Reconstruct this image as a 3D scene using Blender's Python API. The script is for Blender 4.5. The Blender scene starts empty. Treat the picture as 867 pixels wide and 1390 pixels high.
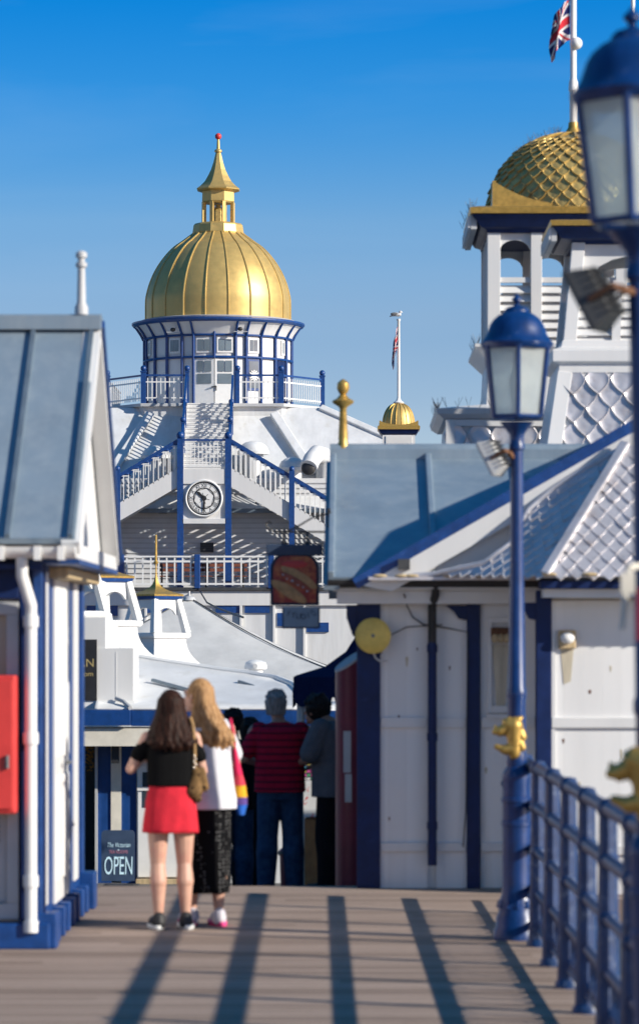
import bpy, bmesh, math, random
from mathutils import Vector, Matrix, Euler
random.seed(7)
S = bpy.context.scene
COL = S.collection
PI = math.pi
F, VX, VY, CH = 4875.0, 480.0, 870.0, 1.9      # focal length (photo px), vanishing point, eye height

def PX(px, Y): return (px - VX) * Y / F
def PZ(py, Y): return CH + (VY - py) * Y / F
def P(px, py, Y): return Vector((PX(px, Y), Y, PZ(py, Y)))
V = Vector

# ------------------------------------------------------------------ materials
MATS = {}
def mat(name, col, rough=.5, metal=0., amt=.12, scale=6., bump=0., bscale=60., spec=.5, streak=False,
        boards=None, col2=None, c2scale=3., c2lo=.55, c2hi=.7, coat=0., stretch=None):
    if name in MATS: return MATS[name]
    m = bpy.data.materials.new(name); m.use_nodes = True
    N, Lk = m.node_tree.nodes, m.node_tree.links
    b = N['Principled BSDF']
    b.inputs['Roughness'].default_value = rough; b.inputs['Metallic'].default_value = metal
    b.inputs['Specular IOR Level'].default_value = spec
    if coat: b.inputs['Coat Weight'].default_value = coat; b.inputs['Coat Roughness'].default_value = .15
    tc = N.new('ShaderNodeTexCoord'); mp = N.new('ShaderNodeMapping')
    Lk.new(tc.outputs['Object'], mp.inputs['Vector'])
    if streak: mp.inputs['Scale'].default_value = (1, 1, .12)
    if stretch: mp.inputs['Scale'].default_value = stretch
    nz = N.new('ShaderNodeTexNoise'); nz.inputs['Scale'].default_value = scale; nz.inputs['Detail'].default_value = 6
    nz.inputs['Roughness'].default_value = .62
    Lk.new(mp.outputs[0], nz.inputs['Vector'])
    rp = N.new('ShaderNodeValToRGB')
    rp.color_ramp.elements[0].position = .3; rp.color_ramp.elements[1].position = .72
    lo = [c * (1 - amt * 1.6) for c in col]; hi = [min(1, c * (1 + amt * .5)) for c in col]
    rp.color_ramp.elements[0].color = (*lo, 1); rp.color_ramp.elements[1].color = (*hi, 1)
    Lk.new(nz.outputs['Fac'], rp.inputs[0])
    out = rp.outputs[0]
    if col2:
        n2 = N.new('ShaderNodeTexNoise'); n2.inputs['Scale'].default_value = c2scale; n2.inputs['Detail'].default_value = 8
        n2.inputs['Roughness'].default_value = .7
        Lk.new(mp.outputs[0], n2.inputs['Vector'])
        r2 = N.new('ShaderNodeValToRGB'); r2.color_ramp.elements[0].position = c2lo; r2.color_ramp.elements[1].position = c2hi
        Lk.new(n2.outputs['Fac'], r2.inputs[0])
        mx = N.new('ShaderNodeMixRGB'); Lk.new(r2.outputs[0], mx.inputs[0]); Lk.new(out, mx.inputs[1])
        mx.inputs[2].default_value = (*col2, 1); out = mx.outputs[0]
    hgt = None
    if boards:
        ax, w = boards
        sp = N.new('ShaderNodeSeparateXYZ'); Lk.new(tc.outputs['Object'], sp.inputs[0])
        mu = N.new('ShaderNodeMath'); mu.operation = 'DIVIDE'; mu.inputs[1].default_value = w
        Lk.new(sp.outputs['XYZ'.index(ax)], mu.inputs[0])
        fr = N.new('ShaderNodeMath'); fr.operation = 'FRACT'; Lk.new(mu.outputs[0], fr.inputs[0])
        cp = N.new('ShaderNodeMath'); cp.operation = 'GREATER_THAN'; cp.inputs[1].default_value = .06
        Lk.new(fr.outputs[0], cp.inputs[0])
        hgt = cp.outputs[0]
        fl = N.new('ShaderNodeMath'); fl.operation = 'FLOOR'; Lk.new(mu.outputs[0], fl.inputs[0])
        wn = N.new('ShaderNodeTexWhiteNoise'); wn.noise_dimensions = '1D'; Lk.new(fl.outputs[0], wn.inputs['W'])
        mr = N.new('ShaderNodeMapRange'); mr.inputs['To Min'].default_value = .9; mr.inputs['To Max'].default_value = 1.03
        Lk.new(wn.outputs['Value'], mr.inputs['Value'])
        mm = N.new('ShaderNodeMixRGB'); mm.blend_type = 'MULTIPLY'; mm.inputs[0].default_value = 1
        Lk.new(out, mm.inputs[1]); Lk.new(mr.outputs[0], mm.inputs[2]); out = mm.outputs[0]
    Lk.new(out, b.inputs['Base Color'])
    mr2 = N.new('ShaderNodeMapRange'); mr2.inputs['To Min'].default_value = max(.03, rough - .1); mr2.inputs['To Max'].default_value = min(1, rough + .12)
    Lk.new(nz.outputs['Fac'], mr2.inputs['Value']); Lk.new(mr2.outputs[0], b.inputs['Roughness'])
    if bump or hgt is not None:
        bp = N.new('ShaderNodeBump'); bp.inputs['Strength'].default_value = bump or .5
        bp.inputs['Distance'].default_value = .01
        if hgt is not None: Lk.new(hgt, bp.inputs['Height'])
        else:
            n3 = N.new('ShaderNodeTexNoise'); n3.inputs['Scale'].default_value = bscale; n3.inputs['Detail'].default_value = 4
            Lk.new(mp.outputs[0], n3.inputs['Vector']); Lk.new(n3.outputs['Fac'], bp.inputs['Height'])
        Lk.new(bp.outputs[0], b.inputs['Normal'])
    MATS[name] = m
    return m

def setup_materials():
    M = {}
    M['white'] = mat('white_paint', (.66, .66, .655), .45, amt=.05, scale=3, col2=(.62, .58, .50), c2scale=2.2, c2lo=.60, c2hi=.85, streak=True)
    M['white_b'] = mat('white_board_paint', (.78, .78, .775), .5, amt=.05, scale=2.5, boards=('X', .145), col2=(.55, .48, .38), c2scale=2.4, c2lo=.58, c2hi=.84, streak=True, bump=.7)
    M['white_roof'] = mat('white_roof_paint', (.66, .67, .675), .5, amt=.10, scale=2.2, col2=(.50, .49, .45), c2scale=2.6, c2lo=.54, c2hi=.80, streak=True, bump=.12, bscale=8)
    M['siding'] = mat('siding_paint', (.60, .61, .62), .55, amt=.06, scale=2)
    M['tent'] = mat('tent_fabric', (.55, .55, .535), .8, amt=.12, scale=1.6, bump=.6, bscale=3, stretch=(1, 1, .5))
    M['cream'] = mat('cream_paint', (.72, .68, .58), .6, amt=.1)
    M['rail_white'] = mat('white_rail_paint', (.74, .74, .725), .4, amt=.04)
    M['blue'] = mat('royal_blue_paint', (.003, .050, .215), .42, amt=.22, scale=9, coat=.08, col2=(.025, .085, .28), c2scale=14, c2lo=.58, c2hi=.72)
    M['blue_b'] = mat('blue_board_paint', (.004, .050, .215), .45, amt=.2, scale=5, boards=('X', .075), bump=.7)
    M['navy'] = mat('navy_paint', (.004, .018, .088), .5, amt=.2, scale=8, spec=.3, col2=(.012, .032, .12), c2scale=12, c2lo=.6, c2hi=.75)
    M['lampblue'] = mat('lamp_post_blue', (.002, .034, .155), .38, amt=.25, scale=14, coat=.08, col2=(.10, .15, .26), c2scale=24, c2lo=.60, c2hi=.74, stretch=(1, 1, .6))
    M['railblue'] = mat('railing_blue', (.006, .038, .135), .42, amt=.25, scale=16, coat=.1, col2=(.16, .20, .28), c2scale=20, c2lo=.55, c2hi=.75)
    M['gold'] = mat('gold_paint', (.61, .43, .15), .46, metal=.52, amt=.10, scale=3.5, bump=.10, bscale=9, col2=(.58, .40, .14), c2scale=1.6, c2lo=.45, c2hi=.75)
    M['goldtrim'] = mat('gold_trim_paint', (.58, .37, .095), .40, metal=.6, amt=.2, scale=20)
    M['goldold'] = mat('weathered_gold_paint', (.62, .44, .15), .38, metal=.5, amt=.22, scale=9, col2=(.30, .23, .11), c2scale=7, c2lo=.52, c2hi=.72)
    M['seam'] = mat('dome_seam', (.30, .20, .06), .45, metal=.6, amt=.2)
    M['lead'] = mat('lead_roof', (.235, .305, .37), .45, metal=.25, amt=.10, scale=2.2, streak=True, col2=(.31, .365, .41), c2scale=5, c2lo=.45, c2hi=.8, bump=.10, bscale=7)
    M['leadseam'] = mat('lead_seam', (.16, .21, .26), .45, metal=.4, amt=.15)
    M['zinc'] = mat('zinc_scales', (.60, .58, .60), .34, metal=.45, amt=.16, scale=5, col2=(.42, .36, .34), c2scale=7, c2lo=.55, c2hi=.75)
    M['black'] = mat('black_iron', (.018, .018, .02), .5, amt=.2)
    M['grey'] = mat('grey_metal', (.16, .165, .17), .45, amt=.15)
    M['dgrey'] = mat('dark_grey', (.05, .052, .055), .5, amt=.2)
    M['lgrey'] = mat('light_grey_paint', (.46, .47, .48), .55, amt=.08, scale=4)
    M['rust'] = mat('rust', (.17, .075, .035), .8, amt=.4, scale=25)
    M['stain'] = mat('rust_stain', (.55, .42, .24), .7, amt=.25, scale=18, streak=True)
    M['rustrun'] = mat('rust_run', (.56, .50, .38), .7, amt=.2, scale=18, streak=True)
    M['red'] = mat('red_paint', (.62, .045, .04), .45, amt=.10, scale=5)
    M['dred'] = mat('dark_red_paint', (.16, .012, .035), .4, amt=.18, scale=4)
    M['yellow'] = mat('yellow_plastic', (.72, .53, .12), .5, amt=.15, scale=12)
    M['glassdark'] = mat('dark_window', (.05, .065, .08), .08, amt=.15, scale=1.5, spec=.6)
    M['glassgrey'] = mat('reflecting_window', (.16, .20, .23), .10, amt=.2, scale=1.2, spec=.7)
    M['board'] = mat('slate_blue_board', (.030, .052, .098), .5, amt=.15, scale=8)
    M['txtlight'] = mat('pale_lettering', (.55, .76, .84), .6, amt=.04)
    M['txtpink'] = mat('dusky_pink_lettering', (.42, .16, .22), .6, amt=.04)
    M['txtgold'] = mat('gold_lettering', (.42, .33, .14), .5, amt=.05)
    M['txtnavy'] = mat('navy_lettering', (.012, .02, .05), .6, amt=.05)
    M['skin'] = mat('skin', (.56, .32, .23), .5, amt=.10, scale=9, col2=(.52, .24, .18), c2scale=12, c2lo=.5, c2hi=.75)
    M['skin_d'] = mat('tan_skin', (.40, .21, .14), .5, amt=.07, scale=8)
    M['eye'] = mat('eye_white', (.7, .7, .68), .2, amt=.02)
    M['terrace'] = mat('terrace_asphalt', (.12, .115, .11), .9, amt=.15, scale=3)
    M['wood'] = mat('bench_wood', (.22, .07, .04), .6, amt=.2, scale=12)
    M['orange'] = mat('orange_wood', (.34, .15, .05), .6, amt=.2, scale=8)
    M['fred'] = mat('flag_red', (.62, .02, .04), .8, amt=.05)
    M['fwhite'] = mat('flag_white', (.78, .78, .78), .8, amt=.05)
    M['fblue'] = mat('flag_blue', (.008, .018, .14), .8, amt=.05)
    return M
M = setup_materials()

# ------------------------------------------------------------------ object helpers
ORIG = {}
def root_of(o):
    while o.parent: o = o.parent
    return o
def tag(o, label=None, cat=None, group=None, kind=None):
    if label: o['label'] = label
    if cat: o['category'] = cat
    if group: o['group'] = group
    if kind: o['kind'] = kind
    return o
def thing(name, label, cat, loc=(0, 0, 0), group=None):
    o = bpy.data.objects.new(name, None); COL.objects.link(o)
    o.location = loc; o.empty_display_size = .1
    ORIG[o.name] = V(loc)
    return tag(o, label, cat, group)
def copy_tree(o, parent=None):
    c = o.copy(); COL.objects.link(c)
    if parent is not None: c.parent = parent
    for ch in list(o.children):
        copy_tree(ch, c)
    return c

_TXT = {}
def text_mesh(s, size):
    k = (s, size)
    if k not in _TXT:
        cu = bpy.data.curves.new('txt', 'FONT'); cu.body = s; cu.size = size; cu.align_x = 'CENTER'; cu.resolution_u = 3
        ob = bpy.data.objects.new('txt', cu); COL.objects.link(ob)
        dg = bpy.context.evaluated_depsgraph_get(); dg.update()
        me = bpy.data.meshes.new_from_object(ob.evaluated_get(dg))
        _TXT[k] = ([v.co.copy() for v in me.vertices], [tuple(p.vertices) for p in me.polygons])
        bpy.data.objects.remove(ob); bpy.data.meshes.remove(me); bpy.data.curves.remove(cu)
    return _TXT[k]

class MB:
    def __init__(s): s.v = []; s.f = []; s.m = []; s.mi = 0
    def add(s, vs, fs):
        n = len(s.v); s.v += [V(v) for v in vs]
        s.f += [tuple(i + n for i in f) for f in fs]; s.m += [s.mi] * len(fs); return s
    def box(s, x0, x1, y0, y1, z0, z1):
        x0, x1 = min(x0, x1), max(x0, x1); y0, y1 = min(y0, y1), max(y0, y1); z0, z1 = min(z0, z1), max(z0, z1)
        return s.add([(x0,y0,z0),(x1,y0,z0),(x1,y1,z0),(x0,y1,z0),(x0,y0,z1),(x1,y0,z1),(x1,y1,z1),(x0,y1,z1)],
              [(0,3,2,1),(4,5,6,7),(0,1,5,4),(1,2,6,5),(2,3,7,6),(3,0,4,7)])
    def bar(s, p, q, w, h, up=(0, 0, 1)):
        p, q = V(p), V(q); d = (q - p).normalized(); u = V(up)
        if abs(d.dot(u)) > .999: u = V((0, 1, 0))
        x = d.cross(u).normalized() * (w / 2); z = x.cross(d).normalized() * (h / 2)
        vs = [a + i * x + j * z for a in (p, q) for i, j in ((-1,-1),(1,-1),(1,1),(-1,1))]
        return s.add(vs, [(0,1,2,3),(7,6,5,4),(0,4,5,1),(1,5,6,2),(2,6,7,3),(3,7,4,0)])
    def tube(s, pts, r, n=8, caps=True):
        pts = [V(p) for p in pts]; R = r if isinstance(r, (list, tuple)) else [r] * len(pts)
        rings = []; ref = None
        for i, p in enumerate(pts):
            d = (pts[min(i + 1, len(pts) - 1)] - pts[max(i - 1, 0)]).normalized()
            if ref is None: ref = V((0, 0, 1)) if abs(d.z) < .9 else V((0, 1, 0))
            x = d.cross(ref).normalized(); y = x.cross(d).normalized(); ref = y
            rings.append([p + (x * math.cos(2*PI*k/n) + y * math.sin(2*PI*k/n)) * R[i] for k in range(n)])
        vs = [v for rg in rings for v in rg]; fs = []
        for i in range(len(pts) - 1):
            for k in range(n):
                fs.append((i*n+k, i*n+(k+1) % n, (i+1)*n+(k+1) % n, (i+1)*n+k))
        if caps:
            fs.append(tuple(range(n - 1, -1, -1))); b = (len(pts) - 1) * n; fs.append(tuple(range(b, b + n)))
        return s.add(vs, fs)
    def lathe(s, prof, c=(0, 0, 0), n=24, a0=0., sx=1., sy=1., caps=True):
        c = V(c); vs = []; fs = []
        for r, z in prof:
            for k in range(n):
                a = a0 + 2*PI*k/n; vs.append(c + V((r*math.cos(a)*sx, r*math.sin(a)*sy, z)))
        for i in range(len(prof) - 1):
            for k in range(n):
                fs.append((i*n+k, i*n+(k+1) % n, (i+1)*n+(k+1) % n, (i+1)*n+k))
        if caps:
            fs.append(tuple(range(n - 1, -1, -1))); b = (len(prof) - 1) * n; fs.append(tuple(range(b, b + n)))
        return s.add(vs, fs)
    def sphere(s, c, r, n=14, m=9, sc=(1, 1, 1)):
        prof = [(max(1e-4, r*math.sin(PI*i/m)) , -r*math.cos(PI*i/m)) for i in range(m + 1)]
        vs0 = len(s.v); s.lathe(prof, (0, 0, 0), n)
        for i in range(vs0, len(s.v)):
            v = s.v[i]; s.v[i] = V((v.x*sc[0]+c[0], v.y*sc[1]+c[1], v.z*sc[2]+c[2]))
        return s
    def prism(s, pts, d):
        """closed outline pts (3-D, planar) extruded by vector d"""
        pts = [V(p) for p in pts]; d = V(d); n = len(pts)
        fs = [tuple(range(n - 1, -1, -1)), tuple(range(n, 2*n))]
        fs += [(i, (i+1) % n, n+(i+1) % n, n+i) for i in range(n)]
        return s.add(pts + [p + d for p in pts], fs)
    def slab(s, top, t):
        """polygon with thickness t along its normal (downwards)"""
        top = [V(p) for p in top]; n = (top[1]-top[0]).cross(top[2]-top[0]).normalized()
        if n.z < 0: n = -n
        return s.prism(top, -n * t)
    def arch(s, p0, p1, ztop, zspring, rise, n, th, seg=10, leg=0.):
        """panel between p0 and p1 (xy), top at ztop, arched underside, thickness vector n*th"""
        p0, p1 = V(p0), V(p1); d = V(n) * th; fs = []; vs = []
        for i in range(seg + 1):
            t = i / seg; tt = min(1, max(0, (t - leg) / (1 - 2*leg))) if leg else t
            zb = zspring + rise * math.sqrt(max(0, 1 - (2*tt - 1)**2))
            q = p0.lerp(p1, t)
            for off in (V((0,0,0)), d):
                vs.append(V((q.x, q.y, ztop)) + off); vs.append(V((q.x, q.y, zb)) + off)
        for i in range(seg):
            a, b = i*4, (i+1)*4
            fs += [(a, a+1, b+1, b), (a+2, b+2, b+3, a+3), (a+1, a+3, b+3, b+1), (a, b, b+2, a+2)]
        fs += [(0, 2, 3, 1), (seg*4, seg*4+1, seg*4+3, seg*4+2)]
        return s.add(vs, fs)
    def grid(s, fn, nu, nv, closed_u=False):
        vs = [fn(i/nu, j/nv) for j in range(nv+1) for i in range(nu+1)]; fs = []
        for j in range(nv):
            for i in range(nu):
                a = j*(nu+1)+i; fs.append((a, a+1, a+nu+2, a+nu+1))
        return s.add(vs, fs)
    def text(s, t, o, right, up, size, off=.003):
        vs, fs = text_mesh(t, size); r, u = V(right), V(up); n = r.cross(u).normalized() * off
        return s.add([V(o) + r*v.x + u*v.y + n for v in vs], fs)
    def xf(s, mtx, start=0):
        for i in range(start, len(s.v)): s.v[i] = mtx @ s.v[i]
        return s
    def build(s, name, m, parent=None, smooth=False, bevel=0., loc=None):
        me = bpy.data.meshes.new(name)
        base = V((0, 0, 0))
        if parent is not None: base = ORIG[root_of(parent).name]
        elif loc is not None: base = V(loc)
        me.from_pydata([v - base for v in s.v], [], s.f)
        ms = m if isinstance(m, (list, tuple)) else [m]
        for x in ms: me.materials.append(x)
        if len(ms) > 1: me.polygons.foreach_set('material_index', s.m)
        bm = bmesh.new(); bm.from_mesh(me); bmesh.ops.recalc_face_normals(bm, faces=bm.faces); bm.to_mesh(me); bm.free()
        o = bpy.data.objects.new(name, me); COL.objects.link(o)
        if parent is not None: o.parent = parent
        elif loc is not None: o.location = loc
        if parent is None: ORIG[o.name] = base
        if smooth:
            for p in me.polygons: p.use_smooth = True
            try: me.set_sharp_from_angle(angle=math.radians(smooth if smooth is not True else 40))
            except Exception: pass
        if bevel:
            b = o.modifiers.new('bevel', 'BEVEL'); b.width = bevel; b.segments = 2; b.limit_method = 'ANGLE'; b.angle_limit = math.radians(40)
        return o

def scale_shape(mb, fn, u, v, du, dv, th):
    """one embossed zinc shingle centred at (u,v) of surface fn(u,v)->(point, normal)"""
    half = [(-1, .12), (-.93, -.2), (-.72, -.52), (-.38, -.82), (0, -1.08)]
    out = half + [(-a, b) for a, b in reversed(half[:-1])] + [(.8, .42), (.4, .8), (0, 1.0), (-.4, .8), (-.8, .42)]
    rings = ((1.0, .25, 0), (.93, 1.0, 0), (.80, .35, 0), (.35, .30, 0))
    vs = []; n = len(out); jit = random.uniform(.75, 1.2); tw = random.uniform(-.12, .12); u += random.uniform(-.04, .04)*du; v += random.uniform(-.05, .05)*dv
    for sc, h, _ in rings:
        for a, b in out:
            a2, b2 = a*sc, b*sc
            lift = jit * th * (h * (.55 - .45*b) + .35*(.5 - .5*b)) + tw * a * th
            p, nn = fn(u + a2*du, v + b2*dv); vs.append(p + nn * lift)
    p, nn = fn(u, v); vs.append(p + nn * th * .42)
    fs = []
    for r in range(len(rings)-1):
        for k in range(n): fs.append((r*n+k, r*n+(k+1) % n, (r+1)*n+(k+1) % n, (r+1)*n+k))
    b = (len(rings)-1)*n
    for k in range(n): fs.append((b+k, b+(k+1) % n, len(rings)*n))
    mb.add(vs, fs)

def scale_poly(mb, pts, e1, w, hgt, th):
    """shingles over any flat polygon; e1 = direction of the courses"""
    pts = [V(p) for p in pts]; o = pts[0]; nrm = V((0, 0, 0))
    for p, q in zip(pts[1:], pts[2:]): nrm += (p-o).cross(q-o)
    nrm.normalize(); e1 = V(e1).normalized(); e1 = (e1 - nrm*e1.dot(nrm)).normalized(); e2 = nrm.cross(e1).normalized()
    if e2.z < 0: e2 = -e2
    if nrm.y > 0: nrm = -nrm
    poly = [((p-o).dot(e1), (p-o).dot(e2)) for p in pts]
    def inside(x, y):
        r = False
        for i in range(len(poly)):
            x0, y0 = poly[i]; x1, y1 = poly[(i+1) % len(poly)]
            if (y0 > y) != (y1 > y) and x < (x1-x0)*(y-y0)/(y1-y0) + x0: r = not r
        return r
    fn = lambda x, y: (o + e1*x + e2*y, nrm)
    xs = [p[0] for p in poly]; ys = [p[1] for p in poly]; r = 0; y = min(ys) + hgt*.55
    while y < max(ys):
        x = min(xs) - w + (w/2 if r % 2 else 0)
        while x < max(xs) + w:
            if inside(x, y): scale_shape(mb, fn, x, y, w*.5, hgt*1.02, th)
            x += w
        y += hgt; r += 1

def scale_quad(mb, a, b, c, d, w, hgt, th, clip=True):
    """shingles over quad a(bl) b(br) c(tr) d(tl); w, hgt = shingle pitch in m"""
    a, b, c, d = V(a), V(b), V(c), V(d)
    nrm = (b-a).cross(d-a).normalized() if (d-a).length > 1e-3 else (b-a).cross(c-a).normalized()
    e1 = (b-a).normalized(); e2 = nrm.cross(e1).normalized()
    if e2.z < 0: e2 = -e2; nrm = -nrm
    o = a
    poly = [((p-o).dot(e1), (p-o).dot(e2)) for p in (a, b, c, d)]
    def inside(x, y):
        ok = True; sg = 0
        for i in range(4):
            x0, y0 = poly[i]; x1, y1 = poly[(i+1) % 4]
            if abs(x1-x0)+abs(y1-y0) < 1e-6: continue
            cr = (x1-x0)*(y-y0)-(y1-y0)*(x-x0)
            if cr < -.0: ok = False
        return ok
    fn = lambda x, y: (o + e1*x + e2*y, nrm)
    xs = [p[0] for p in poly]; ys = [p[1] for p in poly]
    r = 0; y = min(ys) + hgt*.3
    while y < max(ys) + hgt:
        x = min(xs) - w + (w/2 if r % 2 else 0)
        while x < max(xs) + w:
            if inside(x, y): scale_shape(mb, fn, x, y, w*.5, hgt*1.02, th)
            x += w
        y += hgt; r += 1

# ------------------------------------------------------------------ organic shapes: union of capsules / lofts, voxel-remeshed into ONE surface
def blob_mesh(prims, voxel, smooth=2, name='blob'):
    mb = MB()
    for p in prims:
        if p[0] == 'cap':
            _, a, b, r0, r1 = p; a, b = V(a), V(b); d = (b-a).normalized()
            pts, rs = [], []
            for i in range(5):
                t = PI/2*(1 - i/4.); pts.append(a - d*r0*math.sin(t)); rs.append(max(.0008, r0*math.cos(t)))
            for i in range(5):
                t = PI/2*i/4.; pts.append(b + d*r1*math.sin(t)); rs.append(max(.0008, r1*math.cos(t)))
            mb.tube(pts, rs, 12)
        elif p[0] == 'ell':
            mb.sphere(p[1], 1., 18, 12, p[2])
        elif p[0] == 'loft':
            vs, fs = [], []; n = 24; L = p[1]
            for (cx, cy, cz, rx, ry) in L:
                for k in range(n):
                    a = 2*PI*k/n; ca, sa = math.cos(a), math.sin(a); e = .82
                    vs.append((cx + rx*math.copysign(abs(ca)**e, ca), cy + ry*math.copysign(abs(sa)**e, sa), cz))
            for i in range(len(L)-1):
                for k in range(n): fs.append((i*n+k, i*n+(k+1) % n, (i+1)*n+(k+1) % n, (i+1)*n+k))
            fs.append(tuple(range(n-1, -1, -1))); b = (len(L)-1)*n; fs.append(tuple(range(b, b+n)))
            mb.add(vs, fs)
    me = bpy.data.meshes.new('tmp'); me.from_pydata(mb.v, [], mb.f)
    bm = bmesh.new(); bm.from_mesh(me); bmesh.ops.recalc_face_normals(bm, faces=bm.faces); bm.to_mesh(me); bm.free()
    o = bpy.data.objects.new('tmp', me); COL.objects.link(o)
    r = o.modifiers.new('r', 'REMESH'); r.mode = 'VOXEL'; r.voxel_size = voxel
    if smooth:
        q = o.modifiers.new('s', 'SMOOTH'); q.iterations = smooth; q.factor = .5
    dg = bpy.context.evaluated_depsgraph_get(); dg.update()
    out = bpy.data.meshes.new_from_object(o.evaluated_get(dg)); out.name = name
    bpy.data.objects.remove(o); bpy.data.meshes.remove(me)
    for p in out.polygons: p.use_smooth = True
    return out

def mesh_obj(name, me, m, parent, off=None):
    me.materials.clear(); me.materials.append(m)
    if off is not None: me.transform(Matrix.Translation(off))
    o = bpy.data.objects.new(name, me); COL.objects.link(o); o.parent = parent
    return o
# ================================================================== light, sky, camera
SUN = V((.88, -.40, .415)).normalized()
SKY_STOPS = [(0, (2.3, 1.3, .95)), (.22, (2.9, 1.38, .98)), (.36, (4.2, 1.68, 1.18)), (.464, (5.1, 2.06, 1.48)), (.60, (1.85, 1.97, 1.87)), (.70, (.4, 1.88, 2.04)), (.82, (1.1, 1.65, 1.7)), (1.0, (1.7, 1.65, 1.45))]
def make_world():
    w = bpy.data.worlds.new("World"); S.world = w; w.use_nodes = True
    N, Lk = w.node_tree.nodes, w.node_tree.links
    sk = N.new('ShaderNodeTexSky'); sk.sky_type = 'NISHITA'; sk.sun_disc = False
    sk.sun_elevation = math.asin(SUN.z); sk.sun_rotation = math.atan2(SUN.x, SUN.y)
    sk.air_density = 1.0; sk.dust_density = .15; sk.ozone_density = 3.0
    tc = N.new('ShaderNodeTexCoord'); mp = N.new('ShaderNodeMapping')
    mp.inputs['Scale'].default_value = (1, 1, 3.2); mp.inputs['Location'].default_value = (0, 0, .01)
    Lk.new(tc.outputs['Generated'], mp.inputs['Vector']); Lk.new(mp.outputs[0], sk.inputs['Vector'])
    hs = N.new('ShaderNodeHueSaturation'); hs.inputs['Saturation'].default_value = 1.35; hs.inputs['Hue'].default_value = .5
    Lk.new(sk.outputs[0], hs.inputs['Color'])
    # colour of the air by elevation (polarised, deep blue above a pale horizon)
    sp = N.new('ShaderNodeSeparateXYZ'); Lk.new(tc.outputs['Generated'], sp.inputs[0])
    mr = N.new('ShaderNodeMapRange'); mr.inputs['From Max'].default_value = .25; Lk.new(sp.outputs[2], mr.inputs[0])
    rp = N.new('ShaderNodeValToRGB'); el = rp.color_ramp.elements
    stops = SKY_STOPS
    while len(el) < len(stops): el.new(.5)
    for e, (p, c) in zip(el, stops): e.position = p; e.color = (c[0]/6, c[1]/6, c[2]/6, 1)
    Lk.new(mr.outputs[0], rp.inputs[0])
    vm = N.new('ShaderNodeVectorMath'); vm.operation = 'MULTIPLY'; Lk.new(hs.outputs[0], vm.inputs[0]); Lk.new(rp.outputs[0], vm.inputs[1])
    vs = N.new('ShaderNodeVectorMath'); vs.operation = 'SCALE'; vs.inputs['Scale'].default_value = 6.0; Lk.new(vm.outputs[0], vs.inputs[0])
    # faint high wisps
    m2 = N.new('ShaderNodeMapping'); m2.inputs['Scale'].default_value = (5, 5, 34); m2.inputs['Rotation'].default_value = (0, .25, 0); Lk.new(tc.outputs['Generated'], m2.inputs['Vector'])
    nz = N.new('ShaderNodeTexNoise'); nz.inputs['Scale'].default_value = 1.0; nz.inputs['Detail'].default_value = 7; nz.inputs['Distortion'].default_value = .8; Lk.new(m2.outputs[0], nz.inputs['Vector'])
    mw = N.new('ShaderNodeMapRange'); mw.inputs['From Min'].default_value = .50; mw.inputs['From Max'].default_value = .85; mw.inputs['To Max'].default_value = .08; Lk.new(nz.outputs['Fac'], mw.inputs[0])
    mxw = N.new('ShaderNodeMixRGB'); mxw.inputs[2].default_value = (5.2, 6.0, 6.6, 1); Lk.new(mw.outputs[0], mxw.inputs[0]); Lk.new(vs.outputs[0], mxw.inputs[1])
    bg = N['Background']; bg.inputs[1].default_value = .085
    Lk.new(mxw.outputs[0], bg.inputs[0])
    l = bpy.data.lights.new('sun', 'SUN'); l.energy = 4.1; l.angle = math.radians(.53); l.color = (1.0, .93, .82)
    o = bpy.data.objects.new('sun', l); COL.objects.link(o)
    o.rotation_euler = SUN.to_track_quat('Z', 'Y').to_euler()
    c = bpy.data.cameras.new('camera'); co = bpy.data.objects.new('camera', c); COL.objects.link(co); S.camera = co
    co.location = (0, 0, CH); co.rotation_euler = (PI/2, 0, 0)
    c.sensor_fit = 'VERTICAL'; c.sensor_height = 36; c.lens = F/1390*36
    c.shift_x = (433.5 - VX)/1390; c.shift_y = (VY - 695)/1390
    c.clip_start = .5; c.clip_end = 6000
    c.dof.use_dof = True; c.dof.focus_distance = 136; c.dof.aperture_fstop = 4.3
    S.view_settings.view_transform = 'Standard'; S.view_settings.look = 'None'
    S.view_settings.exposure = 0.72; S.view_settings.gamma = 1
make_world()

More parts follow.
